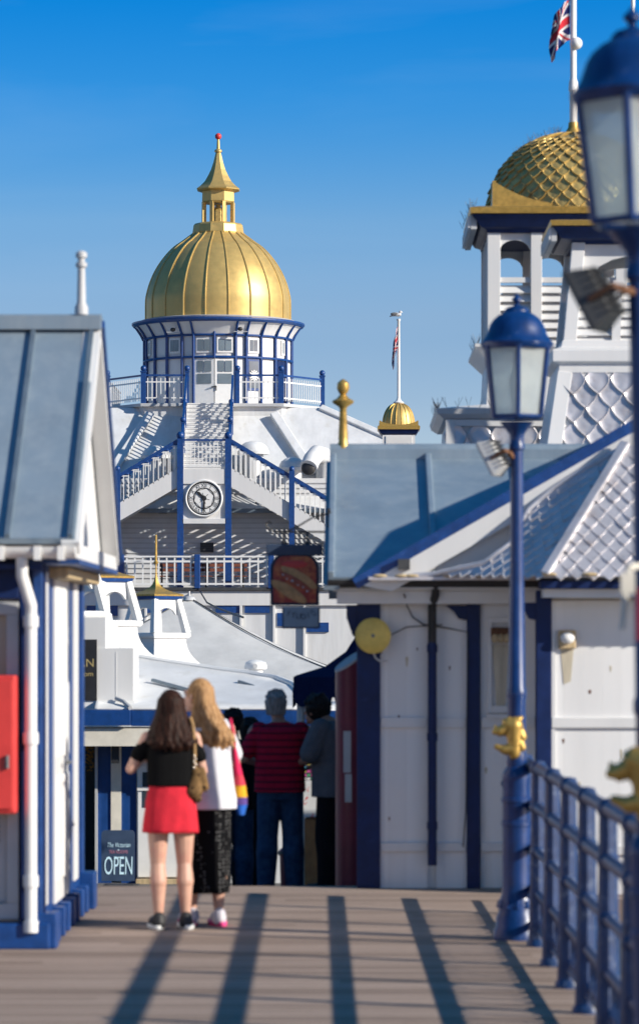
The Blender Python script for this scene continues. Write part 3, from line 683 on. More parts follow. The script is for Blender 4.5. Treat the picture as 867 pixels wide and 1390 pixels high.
# ------------------------------------------------------------------ hanging sign on its scrolled bracket
def hanging_sign():
    Y = 28.6; q = lambda px, py, dy=0: P(px, py, Y + dy)
    t = thing('hanging_sign', 'arched pictorial sign with hot dog hanging from scrolled iron bracket', 'sign', q(400, 760))
    mb = MB()
    mb.tube([q(452, 722), q(430, 722), q(372, 722)], .009, 6)
    mb.tube([q(450, 696), q(425, 702), q(405, 714), q(390, 721), q(372, 721.5), q(363, 716), q(361, 711), q(365, 708), q(369, 711)], .008, 6)
    mb.tube([q(446, 690), q(446, 726)], .014, 6); mb.box(PX(444, Y), -.17, Y-.02, Y+.02, PZ(716, Y), PZ(706, Y))
    mb.build('bracket', M['black'], t, smooth=True)
    for px in (385, 417):
        mb = MB(); mb.tube([q(px, 722), q(px, 740)], .010, 6); mb.tube([q(px, 735), q(px, 741)], .022, 8); mb.build('hanger', M['black'], t)
    mb = MB(); mb.box(PX(362, Y), PX(438, Y), Y-.03, Y+.03, PZ(754, Y), PZ(739, Y)); mb.build('sign_rail', M['board'], t, bevel=.006)
    def arch(px0, px1, py0, py1, r):
        o = [q(px0, py1), q(px1, py1), q(px1, py0 + r)]
        for k in range(1, 8):
            a = PI/2*k/8; o.append(q(px1 - r*(1-math.cos(a))*.75, py0 + r*(1-math.sin(a))))
        o += [q(px1 - r*.75, py0), q(px0 + r*.75, py0)]
        for k in range(7, 0, -1):
            a = PI/2*k/8; o.append(q(px0 + r*(1-math.cos(a))*.75, py0 + r*(1-math.sin(a))))
        o.append(q(px0, py0 + r)); return o
    mb = MB(); mb.prism([v + V((0, -.02, 0)) for v in arch(367, 433, 752, 822, 22)], (0, .04, 0)); b = mb.build('sign_board', M['txtnavy'], t)
    pm = mat('picture_red', (.50, .06, .045), .6, amt=.3, scale=14, col2=(.60, .26, .07), c2scale=7, c2lo=.45, c2hi=.7)
    mb = MB(); mb.prism([v + V((0, -.026, 0)) for v in arch(371, 429, 755, 818, 20)], (0, .004, 0)); p = mb.build('picture', pm, b)
    bun = mat('bun_tan', (.62, .33, .14), .7, amt=.25, scale=20); sau = mat('sausage_red', (.42, .08, .04), .45, amt=.3, scale=20)
    mb = MB(); v0 = len(mb.v)
    for dx, dz in ((-7, 9), (7, -10)):
        c = q(399 + dx, 794 + dz); c.y = Y - .028
        mb.sphere((0, 0, 0), 1, 16, 8, (.165, .003, .045)); mb.xf(Matrix.Translation(c) @ Matrix.Rotation(math.radians(31), 4, 'Y'), v0); v0 = len(mb.v)
    mb.build('painted_bun', bun, p, smooth=True)
    mb = MB(); c = q(401, 790); c.y = Y-.0315; mb.sphere((0, 0, 0), 1, 16, 8, (.155, .003, .032)); mb.xf(Matrix.Translation(c) @ Matrix.Rotation(math.radians(31), 4, 'Y')); mb.build('painted_sausage', sau, p, smooth=True)
    mb = MB()
    for k in range(6):
        c = q(384 + k*6.6, 781 + k*4.2); mb.sphere((c.x + .006*math.sin(k*5), Y-.035, c.z + .005*math.cos(k*3)), 1, 8, 6, (.008 + .003*math.sin(k*4), .002, .004))
    mb.build('painted_highlights', M['txtlight'], p)
    mb = MB(); c = q(400, 766); mb.sphere((c.x, Y-.028, c.z), 1, 20, 8, (.105, .003, .03)); mb.build('oval_badge', M['red'], p, smooth=True)
    mb = MB(); mb.prism([q(383, 824) + V((0, -.018, 0)), q(383, 853) + V((0, -.018, 0)), q(434, 853) + V((0, -.018, 0)), q(434, 824) + V((0, -.018, 0))], (0, .036, 0)); b2 = mb.build('name_board', M['txtnavy'], t)
    mb = MB(); mb.prism([q(385, 824) + V((0, -.022, 0)), q(385, 851) + V((0, -.022, 0)), q(432, 851) + V((0, -.022, 0)), q(432, 824) + V((0, -.022, 0))], (0, .004, 0)); b3 = mb.build('name_panel', mat('name_panel_grey', (.24, .33, .42), .6, amt=.1), b2)
    mb = MB()
    for k, ch in enumerate('STUDIO'):
        u = (k - 2.5)/2.5; c = q(408.5 + u*18, 832 + 5*(1-u*u)); a = -u*.35
        mb.text(ch, V((c.x, Y-.0235, c.z - .02)), (math.cos(a), 0, -math.sin(a)*-1), (math.sin(a), 0, math.cos(a)), .06)
    mb.build('lettering', M['txtnavy'], b3)
hanging_sign()

# ------------------------------------------------------------------ dark red pillar beside the kiosk
def pillar():
    Y = 28.9; c = V((PX(474, Y), Y, ramp_z(Y))); r = .10
    t = thing('red_pillar', 'dark red round pillar with slanted pale top beside the kiosk corner', 'pillar', c)
    zt = PZ(886, Y); n = 28; r = PX(493, Y) - PX(474, Y)
    ring = [V((c.x + r*math.cos(2*PI*k/n), Y + r*math.sin(2*PI*k/n), 0)) for k in range(n)]
    topz = [PZ(899, Y) + (v.x - c.x)/r * .075 + (v.y - Y)/r*.03 for v in ring]
    mb = MB(); mb.add([V((v.x, v.y, c.z)) for v in ring] + [V((v.x, v.y, z)) for v, z in zip(ring, topz)], [(k, (k+1) % n, n+(k+1) % n, n+k) for k in range(n)] + [tuple(range(n))])
    mb.build('pillar_body', M['dred'], t, smooth=True)
    mb = MB(); mb.add([V((c.x + (v.x-c.x)*1.04, Y + (v.y-Y)*1.04, z)) for v, z in zip(ring, topz)] + [V((c.x + (v.x-c.x)*1.04, Y + (v.y-Y)*1.04, z+.02)) for v, z in zip(ring, topz)], [tuple(range(n-1, -1, -1)), tuple(range(n, 2*n))] + [(k, (k+1) % n, n+(k+1) % n, n+k) for k in range(n)])
    mb.build('slanted_cap', M['lgrey'], t)
    mb = MB(); mb.box(PX(466, Y), PX(476, Y), Y-r-.012, Y-r+.03, PZ(1048, Y), PZ(992, Y)); mb.box(PX(468, Y), PX(477, Y), Y-r-.012, Y-r+.03, PZ(1088, Y), PZ(1050, Y)); mb.build('notice', M['lgrey'], t)
pillar()

# ------------------------------------------------------------------ pavilion and the two belfry towers on it
def pavilion():
    t = thing('pavilion', 'white flat-topped pavilion block beneath the two belfry towers', 'building', (3.2, 38, -.9))
    mb = MB(); mb.box(.9, 6.2, 35.5, 42.8, -1.4, 3.68); mb.build('wall', M['white_b'], t)
    mb = MB(); mb.box(.75, 6.35, 35.35, 42.95, 3.68, 3.78); mb.build('roof', M['lead'], t)
pavilion()

def horned_curb(mb, cx, cy, h, z0, zm, zc, th=.04):
    """square curb whose top edge sweeps up to the corners"""
    for sx, sy in ((0, -1), (1, 0), (0, 1), (-1, 0)):
        n = 12; vs = []
        ax = V((1, 0, 0)) if sx == 0 else V((0, 1, 0)); nn = V((sx, sy, 0))
        for i in range(n+1):
            t_ = 2*i/n - 1; p = V((cx, cy, 0)) + nn*h + ax*((h if sx == 0 else h - th - .002)*t_)
            zt = zm + (zc-zm)*abs(t_)**2.4
            for off in (0, -th): vs += [V((p.x, p.y, z0)) + nn*off, V((p.x, p.y, zt)) + nn*off]
        fs = []
        for i in range(n):
            a, b = i*4, i*4+4
            fs += [(a, b, b+1, a+1), (a+2, a+3, b+3, b+2), (a+1, b+1, b+3, a+3)]
        fs += [(0, 1, 3, 2), (n*4, n*4+2, n*4+3, n*4+1)]
        mb.add(vs, fs)
def sq_loft(mb, cx, cy, rows, caps=True):
    vs = []; fs = []
    for h, z in rows: vs += [V((cx-h, cy-h, z)), V((cx+h, cy-h, z)), V((cx+h, cy+h, z)), V((cx-h, cy+h, z))]
    for i in range(len(rows)-1):
        for k in range(4): fs.append((i*4+k, i*4+(k+1) % 4, i*4+4+(k+1) % 4, i*4+4+k))
    if caps: fs.append((3, 2, 1, 0)); b = (len(rows)-1)*4; fs.append((b, b+1, b+2, b+3))
    mb.add(vs, fs)
def spikes(mb, pts, L=.16):
    for p in pts:
        for k in range(3):
            a = random.uniform(0, 2*PI); d = V((math.cos(a)*.5, math.sin(a)*.5, 1)).normalized()*L*random.uniform(.6, 1.1)
            mb.tube([p, p + d], .0018, 4)

def union_jack(mb, fn, nu=60, nv=30):
    """fills mb with a flag grid, materials 0 blue 1 white 2 red"""
    def col(u, v):
        x, y = (u-.5)*60, (v-.5)*30
        if abs(x) < 3 or abs(y) < 3: return 2
        if abs(x) < 5 or abs(y) < 5: return 1
        d1 = abs(x*30 - y*60)/math.hypot(30, 60); d2 = abs(x*30 + y*60)/math.hypot(30, 60)
        d = min(d1, d2); return 2 if d < 1.05 else (1 if d < 3 else 0)
    for j in range(nv):
        for i in range(nu):
            mb.mi = col((i+.5)/nu, (j+.5)/nv)
            mb.add([fn(i/nu, j/nv), fn((i+1)/nu, j/nv), fn((i+1)/nu, (j+1)/nv), fn(i/nu, (j+1)/nv)], [(0, 1, 2, 3)])
    mb.mi = 0
def flag(label, base, hoist, fly, reach, fold):
    """limp union flag: hoist length down the pole, hanging cloth falling away to -x"""
    base = V(base)
    def fn(u, v):
        # u along fly, v from bottom of hoist to top
        x = -reach*u**.55 - .15*reach*(1-v)*u; z = (v-1)*hoist - fly*u*.93
        y = fold*math.sin(u*7 + v*2.6)*(.25 + u) + fold*.5*math.sin(v*9 + u*3)*u
        x += fold*.5*math.sin(u*9 + v*5)*u
        return base + V((x, y, z))
    mb = MB(); union_jack(mb, fn)
    o = mb.build('flag', [M['fblue'], M['fwhite'], M['fred']], loc=base, smooth=True)
    so = o.modifiers.new('thick', 'SOLIDIFY'); so.thickness = .006
    return tag(o, label, 'flag')

def belfry_a():
    Yf = 40; k = Yf/F; cx = PX(785, Yf); h = (785-662)*k; cy = Yf + h
    Z = lambda py: PZ(py, Yf)
    t = thing('belfry_tower', 'white louvred belfry tower under a gold scaled dome with flagpole', 'tower', (cx, cy, 3.78))
    # stepped base with shingled frieze
    hb = (785-604)*k; yb = cy
    mb = MB(); sq_loft(mb, cx, cy, [(hb, 3.78), (hb*.985, Z(572))]); mb.build('base', M['white'], t)
    mb = MB(); sq_loft(mb, cx, cy, [(hb+.03, Z(572)), (hb+.10, Z(566)), (hb+.12, Z(559)), (hb*.62, Z(547))]); mb.build('base_cornice', M['white'], t)
    fy = cy - hb - .003
    mb = MB(); scale_quad(mb, (cx-hb+.10, fy, 3.80), (cx+hb-.1, fy, 3.80), (cx+hb-.1, fy, Z(584)), (cx-hb+.10, fy, Z(584)), .26, .155, .026); mb.build('zinc_scales', M['zinc'], t, smooth=True)
    mb = MB(); mb.box(cx-hb-.006, cx-hb+.09, fy-.03, fy+.08, 3.79, Z(573)); mb.box(cx-hb+.09, cx+hb, fy-.025, fy+.05, Z(582), Z(573)); mb.build('base_frame', M['white'], t)
    # shaft
    mb = MB(); sq_loft(mb, cx, cy, [(h*1.02, Z(556)), (h*.99, Z(482))]); mb.build('shaft', M['white'], t)
    mb = MB(); sq_loft(mb, cx, cy, [(h*.99, Z(492)), (h+.10, Z(478)), (h+.15, Z(472)), (h+.15, Z(468)), (h, Z(466))]); mb.build('string_course', M['white'], t)
    cols = [i for i in range(5)]
    mb = MB(); lv = MB(); ar = MB()
    pos = [cx - h + .065 + i*(2*h-.13)/4 for i in range(5)]
    for i in range(5):
        for yy in (cy-h+.065, cy+h-.065):
            mb = MB(); w = .072 if i in (0, 4) else .062
            mb.box(pos[i]-w, pos[i]+w, yy-.065, yy+.065, Z(466), Z(312)); mb.build('column', M['white'], t, bevel=.005)
    for i in (1, 2, 3):
        for xx in (cx-h+.065, cx+h-.065):
            yy = cy - h + .065 + i*(2*h-.13)/4
            mb = MB(); mb.box(xx-.065, xx+.065, yy-.062, yy+.062, Z(466), Z(312)); mb.build('column', M['white'], t, bevel=.005)
    for i in range(4):
        ar.arch((pos[i], cy-h+.05, 0), (pos[i+1], cy-h+.05, 0), Z(310), Z(342), .14, (0, 1, 0), .05, leg=.12)
        ar.arch((pos[i], cy+h-.09, 0), (pos[i+1], cy+h-.09, 0), Z(310), Z(342), .14, (0, 1, 0), .05, leg=.12)
        y0, y1 = cy-h+.065 + i*(2*h-.13)/4, cy-h+.065 + (i+1)*(2*h-.13)/4
        for xx in (cx-h+.05, cx+h-.09): ar.arch((xx, y0, 0), (xx, y1, 0), Z(310), Z(342), .14, (1, 0, 0), .05, leg=.12)
        z = Z(464)
        while z < Z(382):
            for sy in (cy-h+.065,):
                lv.bar((pos[i]+.05, sy, z), (pos[i+1]-.05, sy, z), .10, .014, (0, -.8, .5))
            for xx in (cx-h+.065,):
                lv.bar((xx, y0+.05, z), (xx, y1-.05, z), .10, .014, (-.8, 0, .5))
            z += 12*k
        lv.box(pos[i]+.05, pos[i+1]-.05, cy-h+.03, cy-h+.09, Z(383), Z(376))
        lv.box(cx-h+.03, cx-h+.09, y0+.05, y1-.05, Z(383), Z(376))
    ar.build('arched_head', M['white'], t); lv.build('louvre', M['white'], t)
    mb = MB(); mb.box(cx-h+.2, cx+h-.2, cy-h+.25, cy+h-.25, Z(466), Z(386)); mb.build('louvre_backing', M['lgrey'], t)
    # cornice and dome
    hc = (785-650)*k
    mb = MB(); sq_loft(mb, cx, cy, [(h+.01, Z(316)), (h+.02, Z(312)), (hc-.02, Z(309)), (hc+.08, Z(293))]); mb.build('cornice', M['navy'], t)
    mb = MB(); mb.box(cx-hc-.095, cx-hc-.03, cy-hc+.02, cy+hc-.02, Z(312), Z(292.5)); mb.build('side_fascia', M['lgrey'], t)
    mb = MB()
    for i in range(22):
        yy = cy - hc + .05 + i*2*(hc-.05)/21; mb.box(cx-hc-.125, cx-hc-.095, yy-.025, yy+.025, Z(310), Z(294))
    mb.build('dentil_course', M['white'], t)
    mb = MB(); sq_loft(mb, cx, cy, [(hc+.10, Z(292)), (hc+.11, Z(284)), (hc, Z(281))]); mb.build('gold_lip', M['goldtrim'], t)
    mb = MB(); horned_curb(mb, cx, cy, 117*k, Z(284), Z(277), Z(244)); mb.build('gold_curb', M['goldtrim'], t)
    R = 121*k; z0 = Z(284); Hd = Z(166) - z0
    def prof(s):     # s 0 base .. 1 top
        a = s*PI/2; return R*math.cos(a)**.88 if s < 1 else 0., z0 + Hd*math.sin(a)**1.05
    mb = MB(); mb.lathe([(max(.01, prof(i/24)[0]-.01), prof(i/24)[1]) for i in range(25)], (cx, cy, 0), 48); dm = mb.build('dome', M['goldold'], t, smooth=True)
    def surf(u, v):
        v = max(0, min(.97, v)); r, z = prof(v); r2, z2 = prof(min(.99, v+.01)); a = u
        p = V((cx + r*math.cos(a), cy + r*math.sin(a), z)); tn = V(((r2-r)*math.cos(a), (r2-r)*math.sin(a), z2-z)); ta = V((-math.sin(a), math.cos(a), 0))
        n = ta.cross(tn).normalized(); return p, n
    mb = MB(); nsc = 34; v = .02; r_ = 0
    while v < .74:
        rr = prof(v)[0]; dv = .062*(.55 + .45*rr/R)
        for i in range(nsc):
            a = 2*PI*(i + (.5 if r_ % 2 else 0))/nsc
            scale_shape(mb, surf, a, v, PI/nsc, dv*1.05, .024)
        v += dv; r_ += 1
    mb.build('gold_scales', M['goldold'], dm, smooth=True)
    mb = MB()
    for i in range(16):
        a = 2*PI*i/16
        pts = [surf(a, .70 + .28*j/6)[0] + surf(a, .70 + .28*j/6)[1]*.01 for j in range(7)]
        mb.tube(pts, .02, 6)
    mb.build('dome_rib', M['goldtrim'], dm, smooth=True)
    mb = MB(); zt = Z(168); mb.lathe([(.10, 0), (.085, .06), (.06, .10), (.055, .16)], (cx, cy, zt), 12); mb.build('pole_socket', M['goldtrim'], t, smooth=True)
    mb = MB(); mb.lathe([(.042, 0), (.042, Z(106)-zt), (.055, Z(104)-zt), (.05, Z(92)-zt), (.036, Z(88)-zt), (.034, Z(-70)-zt)], (cx, cy, zt), 12)
    mb.sphere((cx + .03, cy - .03, Z(39)), .072, 14, 9); mb.build('flagpole', M['rail_white'], t, smooth=True)
    mb = MB()
    pts = [V((cx - hc - .1 + random.uniform(-.03, .05), cy - hc + i*.16, Z(283))) for i in range(14)] + [V((cx - hb - .1, cy - hb + i*.1 - .1, Z(559))) for i in range(16)]
    pts += [V((cx - hb + i*.12, cy - hb - .1, Z(558))) for i in range(10)] + [V((cx - h - .12, cy - h + i*.16, Z(467))) for i in range(10)]
    for i in range(22):
        s_ = random.uniform(.5, .95); a = random.uniform(PI*.75, PI*1.25); pts.append(surf(a, s_)[0])
    spikes(mb, pts, .13); tag(mb.build('bird_spikes', M['grey'], t), kind='stuff')
    flag('union flag hanging limp beside the pole above the gold scaled dome', (cx-.04, cy-.02, Z(-22)), .46, .27, .19, .05)
belfry_a()

def ogee_roof(mb, cx, cy, h, z0, H, rot=0., n=4, tip=.015):
    rows = [(h, z0)] + [(max(tip, h*((1-s)**2.6)*.92 + tip), z0 + H*s) for s in [i/10 for i in range(11)]]
    mb.lathe([(r*math.sqrt(2) if n == 4 else r, z) for r, z in rows], (cx, cy, 0), n, PI/4 + rot)

def belfry_b():
    Yf = 37; k = Yf/F; cx = PX(866, Yf); h = (866-766)*k; cy = Yf + h
    Z = lambda py: PZ(py, Yf)
    t = thing('belfry_tower', 'nearer white belfry with battered legs on a zinc-shingled flare', 'tower', (cx, cy, 3.78))
    h0, h1 = (866-738)*k, (866-757)*k
    mb = MB(); sq_loft(mb, cx, cy, [(h0, 3.78), (h1, Z(497))]); mb.build('base', M['white'], t)
    f0, f1 = cy-h0, cy-h1; zb, zt = 3.80, Z(506)
    lerp = lambda z: h0 + (h1-h0)*(z-3.78)/(Z(497)-3.78)
    a = V((cx-lerp(zb)+.16, cy-lerp(zb)-.004, zb)); b = V((cx+lerp(zb)-.16, a.y, zb)); c = V((cx+lerp(zt)-.16, cy-lerp(zt)-.004, zt)); d = V((cx-lerp(zt)+.16, c.y, zt))
    mb = MB(); scale_quad(mb, a, b, c, d, .255, .15, .026); mb.build('zinc_scales', M['zinc'], t, smooth=True)
    mb = MB(); mb.bar((cx-lerp(zb)+.075, cy-lerp(zb)-.005, zb), (cx-lerp(zt)+.075, cy-lerp(zt)-.005, zt), .15, .05, (0, -1, .1)); mb.bar((cx-h1, cy-h1-.005, Z(501)), (cx+h1, cy-h1-.005, Z(501)), .04, .09); mb.build('base_frame', M['white'], t, bevel=.005)
    mb = MB(); sq_loft(mb, cx, cy, [(h1+.0, Z(497)), (h1+.07, Z(492)), (h1+.07, Z(476)), (h1-.02, Z(472)), (h1-.04, Z(462))]); mb.build('base_slab', M['white'], t, bevel=.01)
    hl, hu = (866-766)*k, (866-780)*k
    for sx in (-1, 1):
        for sy in (-1, 1):
            mb = MB(); mb.bar((cx+sx*(hl-.05), cy+sy*(hl-.05), Z(466)), (cx+sx*(hu-.05), cy+sy*(hu-.05), Z(318)), .135, .135, (0, 1, 0)); mb.build('leg', M['white'], t, bevel=.006)
    mb = MB()
    for sx in (-1, 1):
        for sy in (-1, 1):
            mb = MB(); mb.bar((cx+sx*.23, cy+sy*(hl-.06), Z(466)), (cx+sx*.21, cy+sy*(hu+.02), Z(380)), .09, .07, (0, 1, 0)); mb.build('mullion', M['white'], t)
    mb = MB(); z = Z(462); i = 0
    while z < Z(398):
        hh = hl + (hu-hl)*(z-Z(466))/(Z(318)-Z(466))
        for sx, ax in ((0, 1), (1, 0)):
            if ax: mb.bar((cx-hh+.1, cy-hh+.06, z), (cx+hh-.1, cy-hh+.06, z), .10, .014, (0, -.8, .5))
            else: mb.bar((cx-hh+.06, cy-hh+.1, z), (cx-hh+.06, cy+hh-.1, z), .10, .014, (-.8, 0, .5))
        z += 12.5*k
    mb.build('louvre', M['white'], t)
    mb = MB(); mb.box(cx-.45, cx+.45, cy-.45, cy+.45, Z(466), Z(400)); mb.build('louvre_backing', M['lgrey'], t)
    mb = MB()
    for n_, p0, p1 in (((0, 1, 0), (cx-hu, cy-hu+.02, 0), (cx+hu, cy-hu+.02, 0)), ((0, 1, 0), (cx-hu, cy+hu-.08, 0), (cx+hu, cy+hu-.08, 0)), ((1, 0, 0), (cx-hu+.02, cy-hu, 0), (cx-hu+.02, cy+hu, 0)), ((1, 0, 0), (cx+hu-.08, cy-hu, 0), (cx+hu-.08, cy+hu, 0))):
        mb.arch(p0, p1, Z(324), Z(382), .28, n_, .06, leg=.12)
    mb.build('arched_head', M['white'], t)
    hc = (866-756)*k
    mb = MB(); sq_loft(mb, cx, cy, [(hu+.02, Z(330)), (hu+.03, Z(326)), (hc-.04, Z(324)), (hc+.05, Z(309))]); mb.build('cornice', M['navy'], t)
    mb = MB(); mb.box(cx-hc-.065, cx-hc-.01, cy-hc+.02, cy+hc-.02, Z(328), Z(309)); mb.build('side_fascia', M['lgrey'], t)
    mb = MB()
    for i in range(16):
        yy = cy - hc + .05 + i*2*(hc-.05)/15; mb.box(cx-hc-.09, cx-hc-.065, yy-.025, yy+.025, Z(326), Z(310))
    mb.build('dentil_course', M['white'], t)
    mb = MB(); sq_loft(mb, cx, cy, [(hc+.07, Z(308)), (hc+.08, Z(301)), (hc-.02, Z(299))]); mb.build('gold_lip', M['goldtrim'], t)
    mb = MB(); ogee_roof(mb, cx, cy, hc*.62, Z(299), Z(180)-Z(299), tip=.03); mb.build('gold_roof', M['gold'], t)
    mb = MB(); mb.tube([(cx, cy, Z(182)), (cx, cy, Z(-60))], .022, 8); mb.build('flagpole', M['rail_white'], t)
belfry_b()
# ================================================================== railing along the pier edge
def railing():
    X = 1.14
    t = thing('pier_railing', 'blue cast iron railing with ball joints along the right pier edge', 'railing', (1.14, 19, 0))
    HS = (1.105, .86, .585, .33, .10)
    xr_ = lambda y: 1.14 - .0103*(y - 22.9)
    ys = []; y = 22.33 - 1.335*10
    while y < 26.2: ys.append(y); y += 1.335
    for i, h in enumerate(HS):
        mb = MB(); mb.tube([(xr_(ys[0]-.3), ys[0]-.3, h), (xr_(26.2), 26.2, h)], (.036, .036, .028, .026, .016)[i], 10); mb.build('rail', M['railblue'], t, smooth=True)
    for y in ys:
        mb = MB(); X = xr_(y)
        mb.tube([(X, y, 0), (X, y, .5), (X, y, 1.15)], [.062, .052, .042], 8)
        for i, h in enumerate(HS[:3]): mb.sphere((X, y, h), .055, 12, 8, (1, 1.2, .95))
        mb.lathe([(.075, 0), (.075, .03), (.05, .06), (.045, .12), (.03, .16)], (X, y, 0), 10)
        mb.bar((X, y, .06), (X+.17, y, .02), .03, .05)
        p = mb.build('post', M['railblue'], t, smooth=True)
    # scrolled cast infill at the foot
    for j in range(len(ys)-1):
        mb = MB(); X = xr_(ys[j] + .65)
        for q in range(5):
            yc = ys[j] + .13 + q*.265
            mb.tube([(X, yc + .12*math.cos(a*PI/6), .215 + .10*math.sin(a*PI/6)) for a in range(13)], .012, 6)
        mb.build('scroll_infill', M['railblue'], t, smooth=True)
railing()

# ================================================================== lamp standards
def lamp():
    Y = F/213.; X = PX(701, Y); k = Y/F; H = lambda py: PZ(py, Y)
    t = thing('street_lamp', 'complete blue lamp standard with white glazed lantern at the pier railing', 'street lamp', (X, Y, 0), 'lamp standards along the railing')
    c = (X, Y, 0)
    mb = MB()
    mb.lathe([(.150, -.001), (.150, .06), (.135, .08), (.135, .14), (.118, .17), (.122, H(1228)), (.112, H(1222)), (.098, H(1214)), (.092, H(1200)), (.090, H(1060)), (.094, H(1056)), (.090, H(1050)), (.082, H(1046)), (.062, H(1040)), (.066, H(1034)), (.066, H(1026)), (.060, H(1020)), (.056, H(950)), (.064, H(946)), (.064, H(938)), (.056, H(934)), (.043, H(760)), (.041, H(640)), (.040, H(612)), (.050, H(610)), (.050, H(604)), (.042, H(600)), (.046, H(590)), (.07, H(583)), (.09, H(578)), (.11, H(573))], c, 24)
    for py in (1118, 1086): mb.lathe([(.088, H(py)-.02), (.098, H(py)-.012), (.098, H(py)+.012), (.088, H(py)+.02)], c, 20, caps=False)
    for i in range(12):
        a = 2*PI*i/12; mb.box(0, 0, 0, 0, 0, 0) if False else mb.tube([(X + .118*math.cos(a), Y + .118*math.sin(a), .2), (X + .105*math.cos(a), Y + .105*math.sin(a), H(1222))], .016, 6)
    mb.build('post', M['lampblue'], t, smooth=True)
    # lantern
    n = 6; a0 = -PI/2
    Rb, Rt = 31.5*k/.866, 40.5*k/.866; zb, zt = H(566), H(472)
    bar = MB()
    for i in range(n):
        a = a0 + 2*PI*i/n; ca, sa = math.cos(a), math.sin(a)
        bar.tube([(X + Rb*ca, Y + Rb*sa, zb), (X + Rt*ca, Y + Rt*sa, zt)], .0145, 6)
        a2 = a0 + 2*PI*(i+1)/n
        bar.tube([(X + Rb*ca, Y + Rb*sa, zb), (X + Rb*math.cos(a2), Y + Rb*math.sin(a2), zb)], .014, 6)
        bar.tube([(X + Rt*ca, Y + Rt*sa, zt), (X + Rt*math.cos(a2), Y + Rt*math.sin(a2), zt)], .014, 6)
    lt = bar.build('lantern_frame', M['lampblue'], t, smooth=True)
    gm = bpy.data.materials.new('frosted_glass'); gm.use_nodes = True; N, Lk = gm.node_tree.nodes, gm.node_tree.links
    b = N['Principled BSDF']; b.inputs['Base Color'].default_value = (.76, .78, .75, 1); b.inputs['Roughness'].default_value = .22
    tr = N.new('ShaderNodeBsdfTranslucent'); tr.inputs[0].default_value = (.90, .93, .92, 1)
    tp = N.new('ShaderNodeBsdfTransparent'); tp.inputs[0].default_value = (.9, .95, .97, 1)
    m1 = N.new('ShaderNodeMixShader'); m1.inputs[0].default_value = .5; Lk.new(b.outputs[0], m1.inputs[1]); Lk.new(tr.outputs[0], m1.inputs[2])
    m2 = N.new('ShaderNodeMixShader'); Lk.new(m1.outputs[0], m2.inputs[1]); Lk.new(tp.outputs[0], m2.inputs[2])
    tc = N.new('ShaderNodeTexCoord'); nz = N.new('ShaderNodeTexNoise'); nz.inputs['Scale'].default_value = 5; Lk.new(tc.outputs['Object'], nz.inputs['Vector'])
    mr = N.new('ShaderNodeMapRange'); mr.inputs['To Min'].default_value = .34; mr.inputs['To Max'].default_value = .76; Lk.new(nz.outputs['Fac'], mr.inputs[0]); Lk.new(mr.outputs[0], m2.inputs[0])
    Lk.new(m2.outputs[0], N['Material Output'].inputs[0])
    for i in range(n):
        a, a2 = a0 + 2*PI*i/n, a0 + 2*PI*(i+1)/n; f = .985
        mb = MB(); p = [(X+f*Rb*math.cos(a), Y+f*Rb*math.sin(a), zb), (X+f*Rb*math.cos(a2), Y+f*Rb*math.sin(a2), zb), (X+f*Rt*math.cos(a2), Y+f*Rt*math.sin(a2), zt), (X+f*Rt*math.cos(a), Y+f*Rt*math.sin(a), zt)]
        mid = (a+a2)/2; mb.prism(p, (-.005*math.cos(mid), -.005*math.sin(mid), 0)); mb.build('glass_pane', gm, lt)
    mb = MB(); mb.lathe([(.03, zb), (.035, zb+.1), (.05, zb+.14), (.05, zb+.26), (.02, zb+.3)], c, 12); mb.build('lamp_bulb', M['rail_white'], lt, smooth=True)
    mb = MB(); r = lambda p: p*k
    mb.lathe([(r(46), H(474)), (r(49.5), H(469)), (r(50), H(466)), (r(45), H(461)), (r(41.5), H(455)), (r(39), H(448)), (r(36.5), H(441)), (r(32), H(434)), (r(25), H(428)), (r(19), H(425)), (r(17), H(423.5)), (r(16.5), H(421)), (r(13), H(417.5)), (r(5), H(415)), (r(3), H(413)), (r(4), H(411)), (r(7), H(408)), (r(6.5), H(405)), (r(3), H(402)), (.002, H(398))], c, 28)
    mb.build('lantern_hood', M['lampblue'], t, smooth=True)
    # gilded dragon head looking out along the deck
    q = lambda px, py, dx=0: V((X + (px-701)*k, Y - .075 + dx, H(py)))
    pr = []
    def cp(a, b, r0, r1): pr.append(('cap', q(*a), q(*b), r0*k, r1*k))
    cp((697, 1022), (697, 985), 8, 12); cp((697, 985), (690, 983), 12, 10); cp((692, 984), (678, 992), 9, 7); cp((678, 992), (671, 993), 6, 4.5)
    cp((694, 1016), (684, 1017), 9, 7); cp((684, 1017), (673, 1013), 6, 4); cp((698, 978), (706, 974), 6, 3); cp((690, 977), (684, 979), 5, 4)
    cp((673, 990), (671, 986), 3.5, 2.5); cp((704, 992), (707, 1000), 7, 7); cp((704, 1008), (707, 1014), 7, 6); cp((698, 1022), (694, 1028), 7, 3)
    for i in range(4): cp((676+i*3.2, 996), (675.5+i*3.2, 1000), 1.6, .6)
    me = blob_mesh(pr, .0055, 2, 'dragon_head'); mesh_obj('dragon_head', me, M['goldtrim'], t, -V((X, Y, 0)))
    # second lamp, nearer
    Y2 = F/373.; X2 = PX(898, Y2)
    c2 = copy_tree(t); c2.location = (X2, Y2, .10); c2.rotation_euler = (0, math.radians(-1.55), math.radians(-12))
    c2['label'] = 'large near blue lamp standard cut by the right picture edge'
    return t, c2
lamp()

